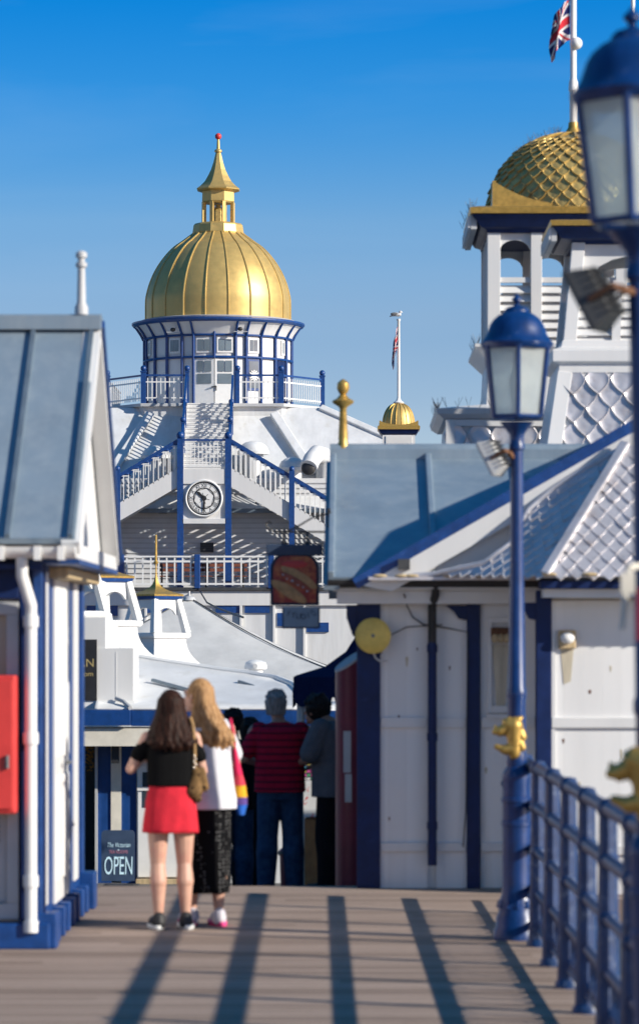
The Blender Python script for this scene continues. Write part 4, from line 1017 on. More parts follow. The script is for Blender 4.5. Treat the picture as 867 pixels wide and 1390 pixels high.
def floodlight(q, sc, ax, label, tilt, arm, tone):
    t = thing('floodlight', label, 'floodlight', q, 'floodlights on the lamp posts')
    R = Matrix.Translation(q) @ Matrix.Rotation(math.radians(ax), 4, 'Z') @ Matrix.Rotation(math.radians(tilt), 4, 'Y') @ Matrix.Scale(sc, 4)
    def part(fn, name, m, **kw):
        mb = MB(); fn(mb); mb.xf(R); return mb.build(name, m, t, **kw)
    part(lambda m: sq(m, [(-.10, .10, -.05), (-.13, .13, .035), (-.13, .13, .05)]), 'housing', M[tone], bevel=.004)
    part(lambda m: [m.box(-.09+i*.03, -.083+i*.03, -.1, .1, -.075, -.04) for i in range(7)], 'cooling_fins', M['dgrey'])
    part(lambda m: m.box(-.118, .118, -.085, .085, .051, .057), 'glass_front', M['glassgrey'])
    part(lambda m: (m.bar((.02, -.112, 0), (.02, -.112, -.11), .03, .012, (1, 0, 0)), m.bar((.02, .112, 0), (.02, .112, -.11), .03, .012, (1, 0, 0)), m.bar((.02, -.112, -.11), (.02, .112, -.11), .03, .012, (0, 0, 1))), 'yoke', M['rust'])
    mb = MB(); mb.tube([R @ V((.02, 0, -.11)), arm], .016, 8); mb.build('arm', M['rust'], t)
def sq(mb, rows):
    vs, fs = [], []
    for a, b, z in rows: vs += [V((a, a*.78, z)), V((b, a*.78, z)), V((b, b*.78, z)), V((a, b*.78, z))]
    for i in range(len(rows)-1):
        for k in range(4): fs.append((i*4+k, i*4+(k+1) % 4, i*4+4+(k+1) % 4, i*4+4+k))
    fs.append((3, 2, 1, 0)); b = (len(rows)-1)*4; fs.append((b, b+1, b+2, b+3)); mb.add(vs, fs)
Y1 = F/213.; Y2 = F/373.
floodlight(P(670, 620, Y1-.02), .92, 160, 'small grey floodlight clamped to the smaller lamp post', 118, P(700, 627, Y1), 'lgrey')
floodlight(P(806, 404, Y2-.02), .92, 160, 'black square floodlight clamped below the large near lantern', 118, P(862, 398, Y2), 'dgrey')

def edge_sign():
    q = P(863, 835, Y2-.10)
    t = thing('post_banner', 'dark red banner panel edge with white strap on the near lamp post', 'banner', q)
    mb = MB(); mb.box(PX(858, Y2), PX(905, Y2), Y2-.155, Y2-.145, PZ(870, Y2), PZ(798, Y2)); mb.build('banner', M['dred'], t)
    mb = MB(); mb.tube([P(853, 770, Y2-.1), P(848, 800, Y2-.1), P(846, 830, Y2-.1), P(843, 855, Y2-.1)], .012, 6); mb.tube([P(853, 770, Y2-.1), P(868, 768, Y2-.03)], .012, 6); mb.box(PX(839, Y2), PX(858, Y2), Y2-.11, Y2-.10, PZ(806, Y2), PZ(778, Y2)); mb.build('strap', M['cream'], t, smooth=True)
edge_sign()
# ================================================================== people
def hair_mat(name, c1, c2):
    m = bpy.data.materials.new(name); m.use_nodes = True; N, Lk = m.node_tree.nodes, m.node_tree.links; b = N['Principled BSDF']
    tc = N.new('ShaderNodeTexCoord'); mp = N.new('ShaderNodeMapping'); mp.inputs['Scale'].default_value = (1, 1, .07); Lk.new(tc.outputs['Object'], mp.inputs['Vector'])
    nz = N.new('ShaderNodeTexNoise'); nz.inputs['Scale'].default_value = 75; nz.inputs['Detail'].default_value = 3; nz.inputs['Distortion'].default_value = .6; Lk.new(mp.outputs[0], nz.inputs['Vector'])
    r = N.new('ShaderNodeValToRGB'); r.color_ramp.elements[0].position = .35; r.color_ramp.elements[1].position = .68; r.color_ramp.elements[0].color = (*c1, 1); r.color_ramp.elements[1].color = (*c2, 1)
    Lk.new(nz.outputs['Fac'], r.inputs[0]); Lk.new(r.outputs[0], b.inputs['Base Color']); b.inputs['Roughness'].default_value = .5; b.inputs['Specular IOR Level'].default_value = .10
    bp = N.new('ShaderNodeBump'); bp.inputs['Strength'].default_value = .6; bp.inputs['Distance'].default_value = .012; Lk.new(nz.outputs['Fac'], bp.inputs['Height']); Lk.new(bp.outputs[0], b.inputs['Normal'])
    return m
def cloth(name, col, stripe=None, dots=None, amt=.12):
    m = mat(name, col, .9, amt=amt, scale=14, bump=.35, bscale=9, spec=.08)
    N, Lk = m.node_tree.nodes, m.node_tree.links; b = N['Principled BSDF']
    src = b.inputs['Base Color'].links[0].from_socket
    tc = N.new('ShaderNodeTexCoord')
    if stripe:
        col2, w, duty = stripe
        sp = N.new('ShaderNodeSeparateXYZ'); Lk.new(tc.outputs['Object'], sp.inputs[0])
        d = N.new('ShaderNodeMath'); d.operation = 'DIVIDE'; d.inputs[1].default_value = w; Lk.new(sp.outputs[2], d.inputs[0])
        f = N.new('ShaderNodeMath'); f.operation = 'FRACT'; Lk.new(d.outputs[0], f.inputs[0])
        l = N.new('ShaderNodeMath'); l.operation = 'LESS_THAN'; l.inputs[1].default_value = duty; Lk.new(f.outputs[0], l.inputs[0])
        mx = N.new('ShaderNodeMixRGB'); Lk.new(l.outputs[0], mx.inputs[0]); Lk.new(src, mx.inputs[1]); mx.inputs[2].default_value = (*col2, 1); Lk.new(mx.outputs[0], b.inputs['Base Color'])
    if dots:
        col2, w = dots
        vo = N.new('ShaderNodeTexVoronoi'); vo.inputs['Scale'].default_value = 1/w; vo.inputs['Randomness'].default_value = .35; Lk.new(tc.outputs['Object'], vo.inputs['Vector'])
        l = N.new('ShaderNodeMath'); l.operation = 'LESS_THAN'; l.inputs[1].default_value = .27; Lk.new(vo.outputs['Distance'], l.inputs[0])
        mx = N.new('ShaderNodeMixRGB'); Lk.new(l.outputs[0], mx.inputs[0]); Lk.new(src, mx.inputs[1]); mx.inputs[2].default_value = (*col2, 1); Lk.new(mx.outputs[0], b.inputs['Base Color'])
    return m

def person(label, loc, H, face, sex='f', skin='skin', hair=None, hairm=None, top=None, bottom=None, shoes=None,
           armL=((-.135, .02, .66), (-.07, .13, .64)), armR=((.135, .02, .66), (.07, .13, .64)), head=(0, 0, 0), head_turn=0, feet=((-.05, 0), (.05, 0)), lean=0., arm_sleeve=.5):
    """local frame faces +y; lengths in units of the standing height H; face = heading angle in degrees (0 = away from the viewer, + = to the left)"""
    t = thing('person', label, 'person', loc)
    t.rotation_euler = (0, 0, math.radians(face))
    h = H
    bulk = 1.0 if sex == 'f' else 1.14
    shx = .098 if sex == 'f' else .122
    def q(v): return V((v[0]*h, (v[1] + lean*max(0, v[2]-.5))*h, v[2]*h))
    def cap(a, b, r0, r1): return ('cap', q(a), q(b), r0*h, r1*h)
    legs = []
    fl = {}
    for sx, (fx, fy) in zip((-1, 1), feet):
        hip = (sx*.052, 0, .50); knee = (sx*.03 + fx*.45, fy*.55 + .008, .278); ank = (fx, fy - .012, .048); calf = ((knee[0]*.62+ank[0]*.38), (knee[1]*.62+ank[1]*.38) - .012, .20)
        fl[sx] = (hip, knee, ank, fx, fy, calf)
        legs += [cap(hip, knee, .054, .033), cap(knee, calf, .031, .0365), cap(calf, ank, .034, .0185)]
        legs += [cap((fx, fy-.03, .022), (fx + sx*.008, fy+.09, .016), .021, .018)]
    if sex == 'f': T = [(.46, .088, .058), (.50, .100, .068), (.55, .095, .064), (.60, .078, .053), (.645, .070, .049), (.70, .079, .056), (.755, .086, .056), (.795, .085, .046), (.825, .058, .036), (.845, .03, .03)]
    else: T = [(.46, .088, .06), (.50, .096, .066), (.55, .095, .066), (.60, .092, .064), (.65, .094, .064), (.71, .104, .067), (.765, .112, .064), (.80, .108, .052), (.828, .07, .038), (.85, .034, .033)]
    def tor(rows, inf=0, z0=-9, z1=9):
        L = [(0, lean*max(0, z-.5)*h, z*h, (rx+inf)*h, (ry+inf)*h) for z, rx, ry in rows if z0 <= z <= z1]
        return ('loft', L)
    prims = legs + [tor(T)]
    hx, hy, hz = head
    tn = math.radians(head_turn); ct, st = math.cos(tn), math.sin(tn)
    def hd(x, y, z):     # head-local to body coords
        return (hx + x*ct - y*st, .010 + hy + x*st + y*ct, .932 + hz + z)
    prims += [cap((0, -.002, .825), (hx*.8, .004 + hy*.8, .89 + hz*.8), .033, .030)]
    prims += [('ell', q(hd(0, -.004, .005)), (.047*h, .056*h, .062*h)), ('ell', q(hd(0, .022, -.028)), (.036*h, .036*h, .040*h))]
    prims += [cap(hd(0, .052, .004), hd(0, .066, -.014), .006, .008), cap(hd(-.012, .056, -.032), hd(.012, .056, -.032), .006, .006), cap(hd(-.022, .047, .016), hd(.022, .047, .016), .008, .008), cap(hd(0, .046, -.052), hd(0, .05, -.056), .012, .01)]
    for s in (-1, 1): prims += [('ell', q(hd(s*.047, -.004, -.004)), (.007*h, .014*h, .019*h))]
    arms = []
    for s, (e, w) in ((-1, armL), (1, armR)):
        sh = (s*shx, 0, .80)
        arms += [cap(sh, e, .029*bulk, .022*bulk), cap(e, w, .022*bulk, .0145*bulk)]
        d = (V(w) - V(e)).normalized(); side = d.cross(V((0, 0, 1))); side = side.normalized() if side.length > .1 else V((1, 0, 0)); nrm = side.cross(d).normalized()
        pw = V(w)
        pal = pw + d*.048
        for j in (-1.5, -.5, .5, 1.5): arms.append(cap(pw + side*j*.005, pal + side*j*.0105, .010, .009))
        for j, ln in ((-1.5, .034), (-.5, .042), (.5, .045), (1.5, .038)):
            a = pal + side*j*.0105; b_ = a + d*ln*.55 - nrm*.006; c_ = b_ + d*ln*.30 - nrm*ln*.45
            arms += [cap(a, b_, .0056, .0052), cap(b_, c_, .0052, .0044)]
        a = pw + d*.016 - side*s*.016; b_ = a + d*.022 - side*s*.014; arms += [cap(a, b_, .0072, .006), cap(b_, b_ + d*.02 - nrm*.006, .006, .005)]
    me = blob_mesh(prims + arms, .0052*h/1.65, 2, 'person_body')
    body = mesh_obj('body', me, M[skin], t)
    for s in (-1, 1):
        mb = MB(); mb.sphere(q(hd(s*.018, .0505, .006)), .0075*h, 10, 7); mb.build_local = None
        e = MBlocal(mb, 'eye', M['eye'], t)
    # clothes
    for kind, m, kw in top or []:
        z0, z1 = kw.get('z', (.6, .83)); inf = kw.get('inf', .012); fl_ = kw.get('flare', 0)
        rows = []
        zs = [z0 + (min(z1, .80) - z0)*i/8 for i in range(9)]
        def interp(z):
            for (za, xa, ya), (zb, xb, yb) in zip(T, T[1:]):
                if za <= z <= zb:
                    u = (z-za)/(zb-za); return xa+(xb-xa)*u, ya+(yb-ya)*u
            return T[-1][1:]
        for z in zs:
            rx, ry = interp(z)
            if kw.get('loose'):
                rx = max(rx, kw['loose'][0]); ry = max(ry, kw['loose'][1])
            g = fl_*max(0, (.70 - z)/(.70 - z0)) if z0 < .70 else 0
            rows.append((z, rx + inf + g, ry + inf + g*.7))
        rows += [(.828, interp(.828)[0] + inf*.8, interp(.828)[1] + inf*.9), (.843, .040, .040)]
        pr = [('loft', [(0, lean*max(0, z-.5)*h, z*h, rx*h, ry*h) for z, rx, ry in rows])]
        sl = kw.get('sleeve', .5); sr = kw.get('sr', .037)
        for s, (e, w) in ((-1, armL), (1, armR)):
            sh = V((s*shx, 0, .80)); e = V(e); w = V(w)
            if sl <= 1: pr.append(cap(sh - V((s*.02, 0, 0)), sh.lerp(e, sl), sr*bulk, sr*.93*bulk))
            else: pr += [cap(sh - V((s*.02, 0, 0)), e, sr*bulk, sr*.8*bulk), cap(e, e.lerp(w, sl-1), sr*.8*bulk, sr*.62*bulk)]
        for ex in kw.get('extra', []): pr.append(cap(*ex))
        mesh_obj(kind, blob_mesh(pr, .007*h/1.65, 3, kind), m, t)
    for kind, m, kw in bottom or []:
        if kind == 'trousers':
            pr = [tor([(z, rx+.008, ry+.008) for z, rx, ry in T], 0, .45, kw.get('z1', .62))]
            for s in (-1, 1):
                hip, knee, ank, fx, fy, calf = fl[s]; w = kw.get('w', 1.)
                pr += [cap(hip, knee, .062, .046*w), cap(knee, calf, .046*w, .049*w), cap(calf, (ank[0], ank[1]+.004, .035), .048*w, .039*w)]
            mesh_obj(kind, blob_mesh(pr, .007*h/1.65, 3, kind), m, t)
        else:
            rows = kw['rows']
            n = 56; mb = MB(); vs = []; fs = []
            for (z, rx, ry, cx, cy) in rows:
                dep = max(0, (rows[0][0] - z)/(rows[0][0]-rows[-1][0]))
                for k in range(n):
                    a = 2*PI*k/n; f = 1 + kw.get('fold', .03)*dep*(math.sin(a*kw.get('nf', 7) + z*9) + .5*math.sin(a*13 + 1.3 - z*14))
                    vs.append(q((cx + rx*math.cos(a)*f, cy + ry*math.sin(a)*f, z)))
            for i in range(len(rows)-1):
                for k in range(n): fs.append((i*n+k, i*n+(k+1) % n, (i+1)*n+(k+1) % n, (i+1)*n+k))
            mb.add(vs, fs); o = MBlocal(mb, kind, m, t, True)
            so = o.modifiers.new('thick', 'SOLIDIFY'); so.thickness = .006
    up, sole = shoes
    for s in (-1, 1):
        hip, knee, ank, fx, fy, calf = fl[s]
        pr = [cap((fx, fy-.028, .030), (fx, fy-.026, .050), .029, .026), cap((fx, fy-.02, .034), (fx+s*.010, fy+.085, .026), .030, .027), cap((fx+s*.010, fy+.085, .024), (fx+s*.012, fy+.11, .022), .026, .020)]
        sh = mesh_obj('shoe', blob_mesh(pr, .005, 2, 'shoe'), M_[up] if isinstance(up, str) else up, t)
        mb = MB(); pts = []
        for k in range(20):
            a = 2*PI*k/20; w = .035 + .004*math.sin(a); yy = fy + .038 + .098*math.sin(a); pts.append(q((fx + s*.006 + w*math.cos(a), yy, 0)))
        mb.prism(pts, (0, 0, .020*h)); MBlocal(mb, 'sole', sole, sh)
    # hair
    if hair: hair(t, h, lambda v: q(v), hd, hairm)
    return t
def MBlocal(mb, name, m, parent, smooth=False):
    me = bpy.data.meshes.new(name); me.from_pydata(mb.v, [], mb.f); me.materials.append(m)
    bm = bmesh.new(); bm.from_mesh(me); bmesh.ops.recalc_face_normals(bm, faces=bm.faces); bm.to_mesh(me); bm.free()
    for p in me.polygons: p.use_smooth = True
    o = bpy.data.objects.new(name, me); COL.objects.link(o); o.parent = parent; return o

def long_hair(zend, wide, shift=0., vol=1., wave=.006, left=1.06):
    def fn(t, h, q, hd, m):
        pr = [('ell', q(hd(0, -.014, .010)), (.054*h*vol, .058*h*vol, .064*h))]
        random.seed(3)
        N_ = 54
        for i in range(N_):
            a = PI*(-.06 + (left + .06)*i/(N_-1))                      # around the back of the head, ear to ear
            ca, sa = math.cos(a), math.sin(a)
            r0 = V(hd(ca*.044*vol, -sa*.045*vol - .012, .028)); r1 = V(hd(ca*.054*vol, -sa*.052*vol - .010, -.03))
            z2 = .79; r2 = V((r1.x*1.0 + ca*wide*.55 + shift*.4, -.052*sa*1.2 - .02 + random.uniform(-.006, .006), z2))
            ze = zend + random.uniform(-.012, .02) + .02*abs(ca)
            r3 = V((ca*wide*(.98 + random.uniform(-.14, .1)) + shift, -.062 - .022*sa + random.uniform(-.008, .008), (z2+ze)/2 + .0))
            r4 = V((r3.x*.97 + shift*.3 + random.uniform(-.012, .012), r3.y + .008, ze))
            rr = .0098*random.uniform(.6, 1.3)
            ph = random.uniform(0, 6.28); chain = [(r0, rr*1.1), (r1, rr*1.15)]
            for pa, pb, n_, ra, rb in ((r1, r2, 4, rr*1.15, rr*1.1), (r2, r3, 4, rr*1.1, rr), (r3, r4, 4, rr, rr*.34)):
                for j in range(1, n_+1):
                    u = j/n_; p_ = pa.lerp(pb, u); dz = max(0, .88 - p_.z); w_ = wave*min(1, dz*9)
                    p_ = p_ + V((math.sin(p_.z*95 + ph)*w_, math.cos(p_.z*80 + ph)*w_*.8, 0)); chain.append((p_, ra + (rb-ra)*u))
            for (a_, ra), (b_, rb) in zip(chain, chain[1:]): pr.append(('cap', q(a_), q(b_), ra*h, rb*h))
        mesh_obj('hair', blob_mesh(pr, .0046, 1, 'hair'), m, t)
    return fn
def short_hair(thick=.006, low=-.02, front=.02):
    def fn(t, h, q, hd, m):
        pr = []
        random.seed(5)
        pr.append(('ell', q(hd(0, -.012, .016)), ((.047+thick)*h, (.054+thick)*h, (.058+thick)*h)))
        for i in range(9):
            a = PI*(.02 + .96*i/8); ca, sa = math.cos(a), math.sin(a)
            pr.append(('cap', q(hd(ca*.045, -sa*.05-.006, .015)), q(hd(ca*.040, -sa*.045-.006, low)), (.010+thick)*h, .008*h))
        for i in range(26):
            a = random.uniform(0, 2*PI); b = random.uniform(.15, 1.2); p = hd(math.cos(a)*math.cos(b)*(.046+thick), math.sin(a)*math.cos(b)*(.052+thick)-.012, .016 + math.sin(b)*(.057+thick))
            pr.append(('ell', q(p), (.011*h,)*3))
        mesh_obj('hair', blob_mesh(pr, .0055, 1, 'hair'), m, t)
    return fn

M_ = M
HB = hair_mat('dark_brown_hair', (.010, .004, .003), (.042, .018, .012)); HL = hair_mat('honey_blonde_hair', (.21, .11, .046), (.47, .285, .14))
HG = hair_mat('grey_hair', (.16, .155, .15), (.38, .37, .36)); HK = hair_mat('black_hair', (.008, .007, .007), (.03, .026, .025))
c_black = cloth('black_jersey', (.006, .006, .0065)); c_red = cloth('red_skirt_cloth', (.58, .028, .045)); c_white = cloth('white_cotton', (.62, .62, .66), amt=.06)
c_dots = cloth('black_dotted_cloth', (.006, .006, .007), dots=((.12, .12, .12), .026)); c_polo = cloth('red_striped_polo', (.44, .014, .045), stripe=((.11, .012, .03), .058, .30))
c_jean = cloth('blue_denim', (.035, .075, .15), amt=.3); c_grey = cloth('grey_tee', (.12, .124, .14)); c_trk = cloth('black_tracksuit', (.011, .011, .014)); c_navy = cloth('navy_cloth', (.014, .018, .045))
s_blk = mat('black_trainer', (.02, .02, .022), .6, amt=.3, scale=30); s_sole = mat('white_sole', (.66, .66, .64), .6, amt=.08)
s_wht = mat('white_trainer', (.62, .58, .62), .6, amt=.25, scale=22, col2=(.05, .08, .25), c2scale=26, c2lo=.6, c2hi=.66); s_pink = mat('pink_sole', (.70, .05, .22), .6, amt=.1)

YA = F/206.; YB = F/203.5
def girl(): 
    loc = (PX(232, YA), YA, 0)
    rows = [(.655, .077, .055, 0, .0), (.60, .092, .064, 0, 0), (.54, .106, .074, 0, 0), (.47, .114, .080, 0, 0), (.42, .117, .083, 0, 0), (.405, .117, .083, 0, 0)]
    t = person('young woman with long dark hair in black top and red mini skirt', loc, 1.575, 8, 'f', 'skin', long_hair(.745, .078), HB,
        top=[('top', c_black, dict(z=(.60, .83), inf=.014, sleeve=.55, sr=.036, loose=(.086, .058)))], bottom=[('skirt', c_red, dict(rows=rows, fold=.05, nf=4))],
        shoes=(s_blk, s_sole), armL=((-.165, .02, .672), (-.115, .135, .70)), armR=((.135, .02, .66), (.07, .13, .68)), feet=((-.052, .0), (.062, .01)), head=(.0, 0, 0))
    return t
girl()
def blonde():
    loc = (PX(277, YB), YB, 0)
    rows = [(.60, .085, .065, 0, 0), (.54, .105, .078, 0, 0), (.46, .112, .085, .0, 0), (.36, .106, .085, .003, 0), (.24, .096, .084, .006, .0), (.16, .094, .082, .008, 0), (.135, .094, .082, .008, 0)]
    t = person('young woman with long blonde hair in white tee and black dotted skirt', loc, 1.645, 14, 'f', 'skin', long_hair(.715, .080, .020, 1.0, .006, .86), HL,
        top=[('tee', c_white, dict(z=(.475, .83), inf=.016, sleeve=.75, sr=.041, loose=(.092, .066), flare=.026))], bottom=[('skirt', c_dots, dict(rows=rows, fold=.05, nf=5))],
        shoes=(s_wht, s_pink), armL=((-.135, .03, .66), (-.09, .14, .66)), armR=((.14, .05, .66), (.09, .16, .67)), feet=((-.045, .035), (.055, -.015)), head=(-.022, .006, 0), head_turn=38)
    mb = MB(); 
    for i in range(9):
        a = PI*(.02 + .96*i/8)
    return t
blonde()
def bags():
    # leopard shoulder bag at the dark haired woman's side
    sc = F/YA; q = lambda px, py, dy=0: P(px, py, YA + dy)
    lm = cloth('leopard_print', (.21, .125, .055), dots=((.018, .010, .007), .042), amt=.4)
    t = thing('shoulder_bag', 'leopard print shoulder bag hanging at the side of the red skirt', 'bag', q(269, 1070, -.02))
    pr = [('cap', q(266, 1048, -.03), q(263, 1074, -.03), .035, .06), ('cap', q(263, 1074, -.03), q(268, 1084, -.03), .055, .03), ('cap', q(274, 1046, -.02), q(277, 1068, -.02), .025, .035)]
    mesh_obj('bag_body', blob_mesh(pr, .006, 2, 'bag'), lm, t, -q(269, 1070, -.02))
    mb = MB(); mb.tube([q(264, 1044, -.04), q(264, 1012, -.06), q(262, 985, -.06), q(259, 975, -.02), q(257, 980, .06)], [.014, .012, .012, .012, .010], 8); mb.build('strap', mat('tan_strap', (.36, .21, .08), .7, amt=.3, scale=40), t, smooth=True)
    mb = MB(); v0 = 0
    for j in range(5): mb.sphere(q(263.5 + (j % 2)*2, 1042 - j*4, -.06), .008, 8, 6)
    mb.build('chain_ring', mat('pale_metal', (.6, .55, .5), .3, metal=.6), t, smooth=True)
    # tote bag of the blonde woman, broad bands of colour
    q = lambda px, py, dy=0: P(px, py, YB + dy)
    t = thing('tote_bag', 'pink yellow and blue tote bag on the blonde woman\'s right shoulder', 'bag', q(325, 1075))
    secs = [(1012, 1052, 318.5, 323.5, 1.6, 6, (.66, .03, .10)), (1052, 1066, 323.5, 325, 6, 8.5, (.66, .06, .09)), (1066, 1082, 325, 326, 8.5, 9.5, (.75, .38, .03)), (1082, 1092, 326, 326.5, 9.5, 9, (.12, .07, .26)), (1092, 1106, 326.5, 327, 9, 5, (.03, .13, .50))]
    for i, (ya, yb, xa, xb, wa, wb, c) in enumerate(secs):
        mb = MB(); A = q(xa, ya, .02); B = q(xb, yb, .02); n = 16
        vs = [A + V((wa/203.5*math.cos(2*PI*k/n), .04*math.sin(2*PI*k/n), 0)) for k in range(n)] + [B + V((wb/203.5*math.cos(2*PI*k/n), .045*math.sin(2*PI*k/n), 0)) for k in range(n)]
        mb.add(vs, [(k, (k+1) % n, n+(k+1) % n, n+k) for k in range(n)] + [tuple(range(n-1, -1, -1)), tuple(range(n, 2*n))])
        mb.build('colour_panel', cloth('tote_cloth_%d' % i, c), t, smooth=True)
    mb = MB(); mb.tube([q(319, 1012, .02), q(316, 990, -.01), q(313, 978, .0), q(313, 976, .05)], .009, 6); mb.build('strap', cloth('tote_strap', (.66, .03, .10)), t, smooth=True)
bags()
YM = 30.0
def men():
    z = ramp_z(YM)
    person('grey haired man in a red striped polo shirt and blue jeans', (PX(380, YM), YM, z), 1.70, 2, 'm', 'skin_d', short_hair(.002, -.045), HG,
        top=[('polo_shirt', c_polo, dict(z=(.50, .83), inf=.016, sleeve=.72, sr=.040, loose=(.104, .072), flare=.006))], bottom=[('trousers', c_jean, dict(w=1.12))],
        shoes=(s_blk, s_blk), armL=((-.172, .005, .665), (-.12, .12, .64)), armR=((.172, .005, .665), (.12, .12, .64)), feet=((-.068, 0), (.072, -.01)), head=(-.02, .012, -.004))
    person('young man in a grey tee and black trousers looking down', (PX(455, YM), YM-.15, z), 1.72, 58, 'm', 'skin_d', short_hair(.012, -.02), HK,
        top=[('tee', c_grey, dict(z=(.475, .83), inf=.021, sleeve=.8, sr=.049, loose=(.096, .074), flare=.01))], bottom=[('trousers', c_trk, dict(w=1.15))],
        shoes=(s_blk, s_blk), armL=((-.15, .05, .66), (-.06, .15, .64)), armR=((.15, .04, .66), (.08, .15, .62)), feet=((-.06, .02), (.06, -.02)), head=(0, .075, -.045), lean=.06)
    Y = 31.2; z = ramp_z(Y)
    person('person in dark jeans and black jacket standing behind the blonde woman', (PX(316, Y), Y, z), 1.62, 10, 'm', 'skin_d', short_hair(.008, -.03), HK,
        top=[('jacket', c_trk, dict(z=(.47, .83), inf=.018, sleeve=1.9, sr=.042, loose=(.098, .072)))], bottom=[('trousers', c_jean, dict(w=1.15))], shoes=(s_blk, s_blk), feet=((-.06, 0), (.06, 0)))
    Y = 32.0; z = ramp_z(Y)
    person('person all in black standing at the left elbow of the polo shirt man', (PX(339, Y), Y, z), 1.60, -25, 'f', 'skin_d', short_hair(.008, -.05), HK,
        top=[('jacket', c_trk, dict(z=(.47, .83), inf=.018, sleeve=1.9, sr=.042, loose=(.098, .072)))], bottom=[('trousers', c_trk, dict(w=1.2))], shoes=(s_blk, s_blk), feet=((-.05, 0), (.055, 0)))
men()
# ================================================================== restaurant with belfry cupolas
def restaurant():
    Y = 48.; k = Y/F; g = ramp_z(Y)
    x = lambda px: PX(px, Y); z = lambda py: PZ(py, Y)
    t = thing('restaurant', 'low white pier restaurant with blue fascia and swept white roof', 'restaurant', (-2.5, 50, g))
    # eaves
    mb = MB(); mb.box(-5.2, x(180)-.004, Y-.36, Y+.1, z(984), z(963)); mb.box(x(180), x(478), Y-.30, Y+.1, z(985), z(964)); mb.build('fascia', M['blue'], t, bevel=.006)
    mb = MB(); mb.box(-5.2, x(478), Y-.28, Y+.6, z(1012), z(988)); mb.build('frieze', M['cream'], t)
    # walls
    yw = Y + .35
    mb = MB(); mb.box(x(127), x(130.5), yw-.06, yw+.02, g, z(1010)); mb.build('door_frame', M['lgrey'], t)
    for a, b in ((131, 151), (165, 185)):
        mb = MB(); mb.box(PX(a, yw), PX(b, yw), yw, yw+.12, g, z(1008)); mb.build('blue_panel', M['blue_b'], t)
    mb = MB(); mb.box(PX(151, yw), PX(165, yw), yw-.02, yw+.12, PZ(1130, yw), z(1010)); mb.build('cream_post', M['cream'], t)
    mb = MB(); mb.box(x(152), x(162), Y-.1, Y+.02, z(1036), z(988)); mb.build('eave_bracket', M['black'], t)
    mb = MB(); mb.box(PX(186, yw), .1, yw+.01, yw+.2, g, z(1008)); mb.build('wall', M['white'], t)
    dr = MB(); dr.box(PX(187, yw), PX(262, yw), yw-.05, yw+.005, g+.08, PZ(1040, yw)); d = dr.build('door', M['rail_white'], t, bevel=.01)
    mb = MB(); mb.box(PX(194, yw), PX(254, yw), yw-.056, yw-.052, PZ(1096, yw), PZ(1048, yw)); mb.build('door_glass', M['glassdark'], d)
    mb = MB(); mb.box(PX(187, yw), PX(262, yw), yw-.07, yw-.06, PZ(1073, yw), PZ(1068, yw)); mb.build('glazing_bar', M['rail_white'], d)
    mb = MB(); mb.box(PX(186, yw), PX(263, yw), yw-.2, yw, g, g+.06); mb.build('door_step', M['stain'], t)
    for a in (268, 392, 424):
        mb = MB(); mb.box(PX(a, yw), PX(a+7, yw), yw-.03, yw+.02, g, z(1008)); mb.build('blue_post', M['blue'], t)
    # dark doorway with a room behind it
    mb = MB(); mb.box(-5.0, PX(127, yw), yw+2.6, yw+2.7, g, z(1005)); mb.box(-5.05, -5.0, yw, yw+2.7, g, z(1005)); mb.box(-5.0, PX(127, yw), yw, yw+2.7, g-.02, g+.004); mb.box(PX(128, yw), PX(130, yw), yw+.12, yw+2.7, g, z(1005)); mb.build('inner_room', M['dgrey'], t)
    fo = MB(); random.seed(11)
    for i in range(260):
        px = random.uniform(96, 127); py = random.gauss(1024, 11); yy = yw + random.uniform(.2, .5)
        c = P(px, min(1046, max(1012, py)), yy); a = random.uniform(0, 6.28)
        fo.add([c + V((math.cos(a+b)*.012, random.uniform(-.008, .008), math.sin(a+b)*.012)) for b in (0, 1.6, 3.1, 4.7)], [(0, 1, 2, 3)])
    lf = mat('orange_garland_leaves', (.55, .27, .03), .7, amt=.4, scale=60)
    o = fo.build('leaf_garland', lf, loc=P(112, 1024, yw+.3)); tag(o, 'orange leaf garland hanging in the dark restaurant doorway', 'garland')
    # parapet block carrying the black sign
    yp = Y + .05
    mb = MB(); mb.box(-5.2, PX(181, yp), yp, yp+1.2, z(962), PZ(880, yp)); mb.box(-5.2, PX(143, yp), yp+.02, yp+1.2, PZ(880, yp), PZ(838, yp)); mb.build('parapet', M['white'], t)
    mb = MB(); mb.box(PX(158, yp)-.006, PX(158, yp)+.006, yp-.004, yp+.02, PZ(950, yp), PZ(885, yp)); mb.box(-5.2, PX(181, yp)+.02, yp-.03, yp+.06, PZ(962, yp), PZ(951, yp)); mb.build('parapet_moulding', M['rail_white'], t)
    mb = MB(); mb.box(PX(60, yp), PX(132, yp), yp-.05, yp-.005, PZ(951, yp), PZ(868, yp)); s = mb.build('sign_board', M['black'], loc=P(96, 910, yp-.03)); tag(s, 'black restaurant sign board with thin gold lettering half hidden by the left kiosk', 'sign')
    mb = MB(); mb.text('VICTORIAN', P(87, 905, yp-.0505), (1, 0, 0), (0, 0, 1), .155); mb.text('tea room', P(108, 918, yp-.0505), (1, 0, 0), (0, 0, 1), .10)
    so = bpy.data.objects.new('lettering', None) if False else None
    me = bpy.data.meshes.new('lettering'); base = P(96, 910, yp-.03); me.from_pydata([v - base for v in mb.v], [], mb.f); me.materials.append(M['txtgold']); o = bpy.data.objects.new('lettering', me); COL.objects.link(o); o.parent = s
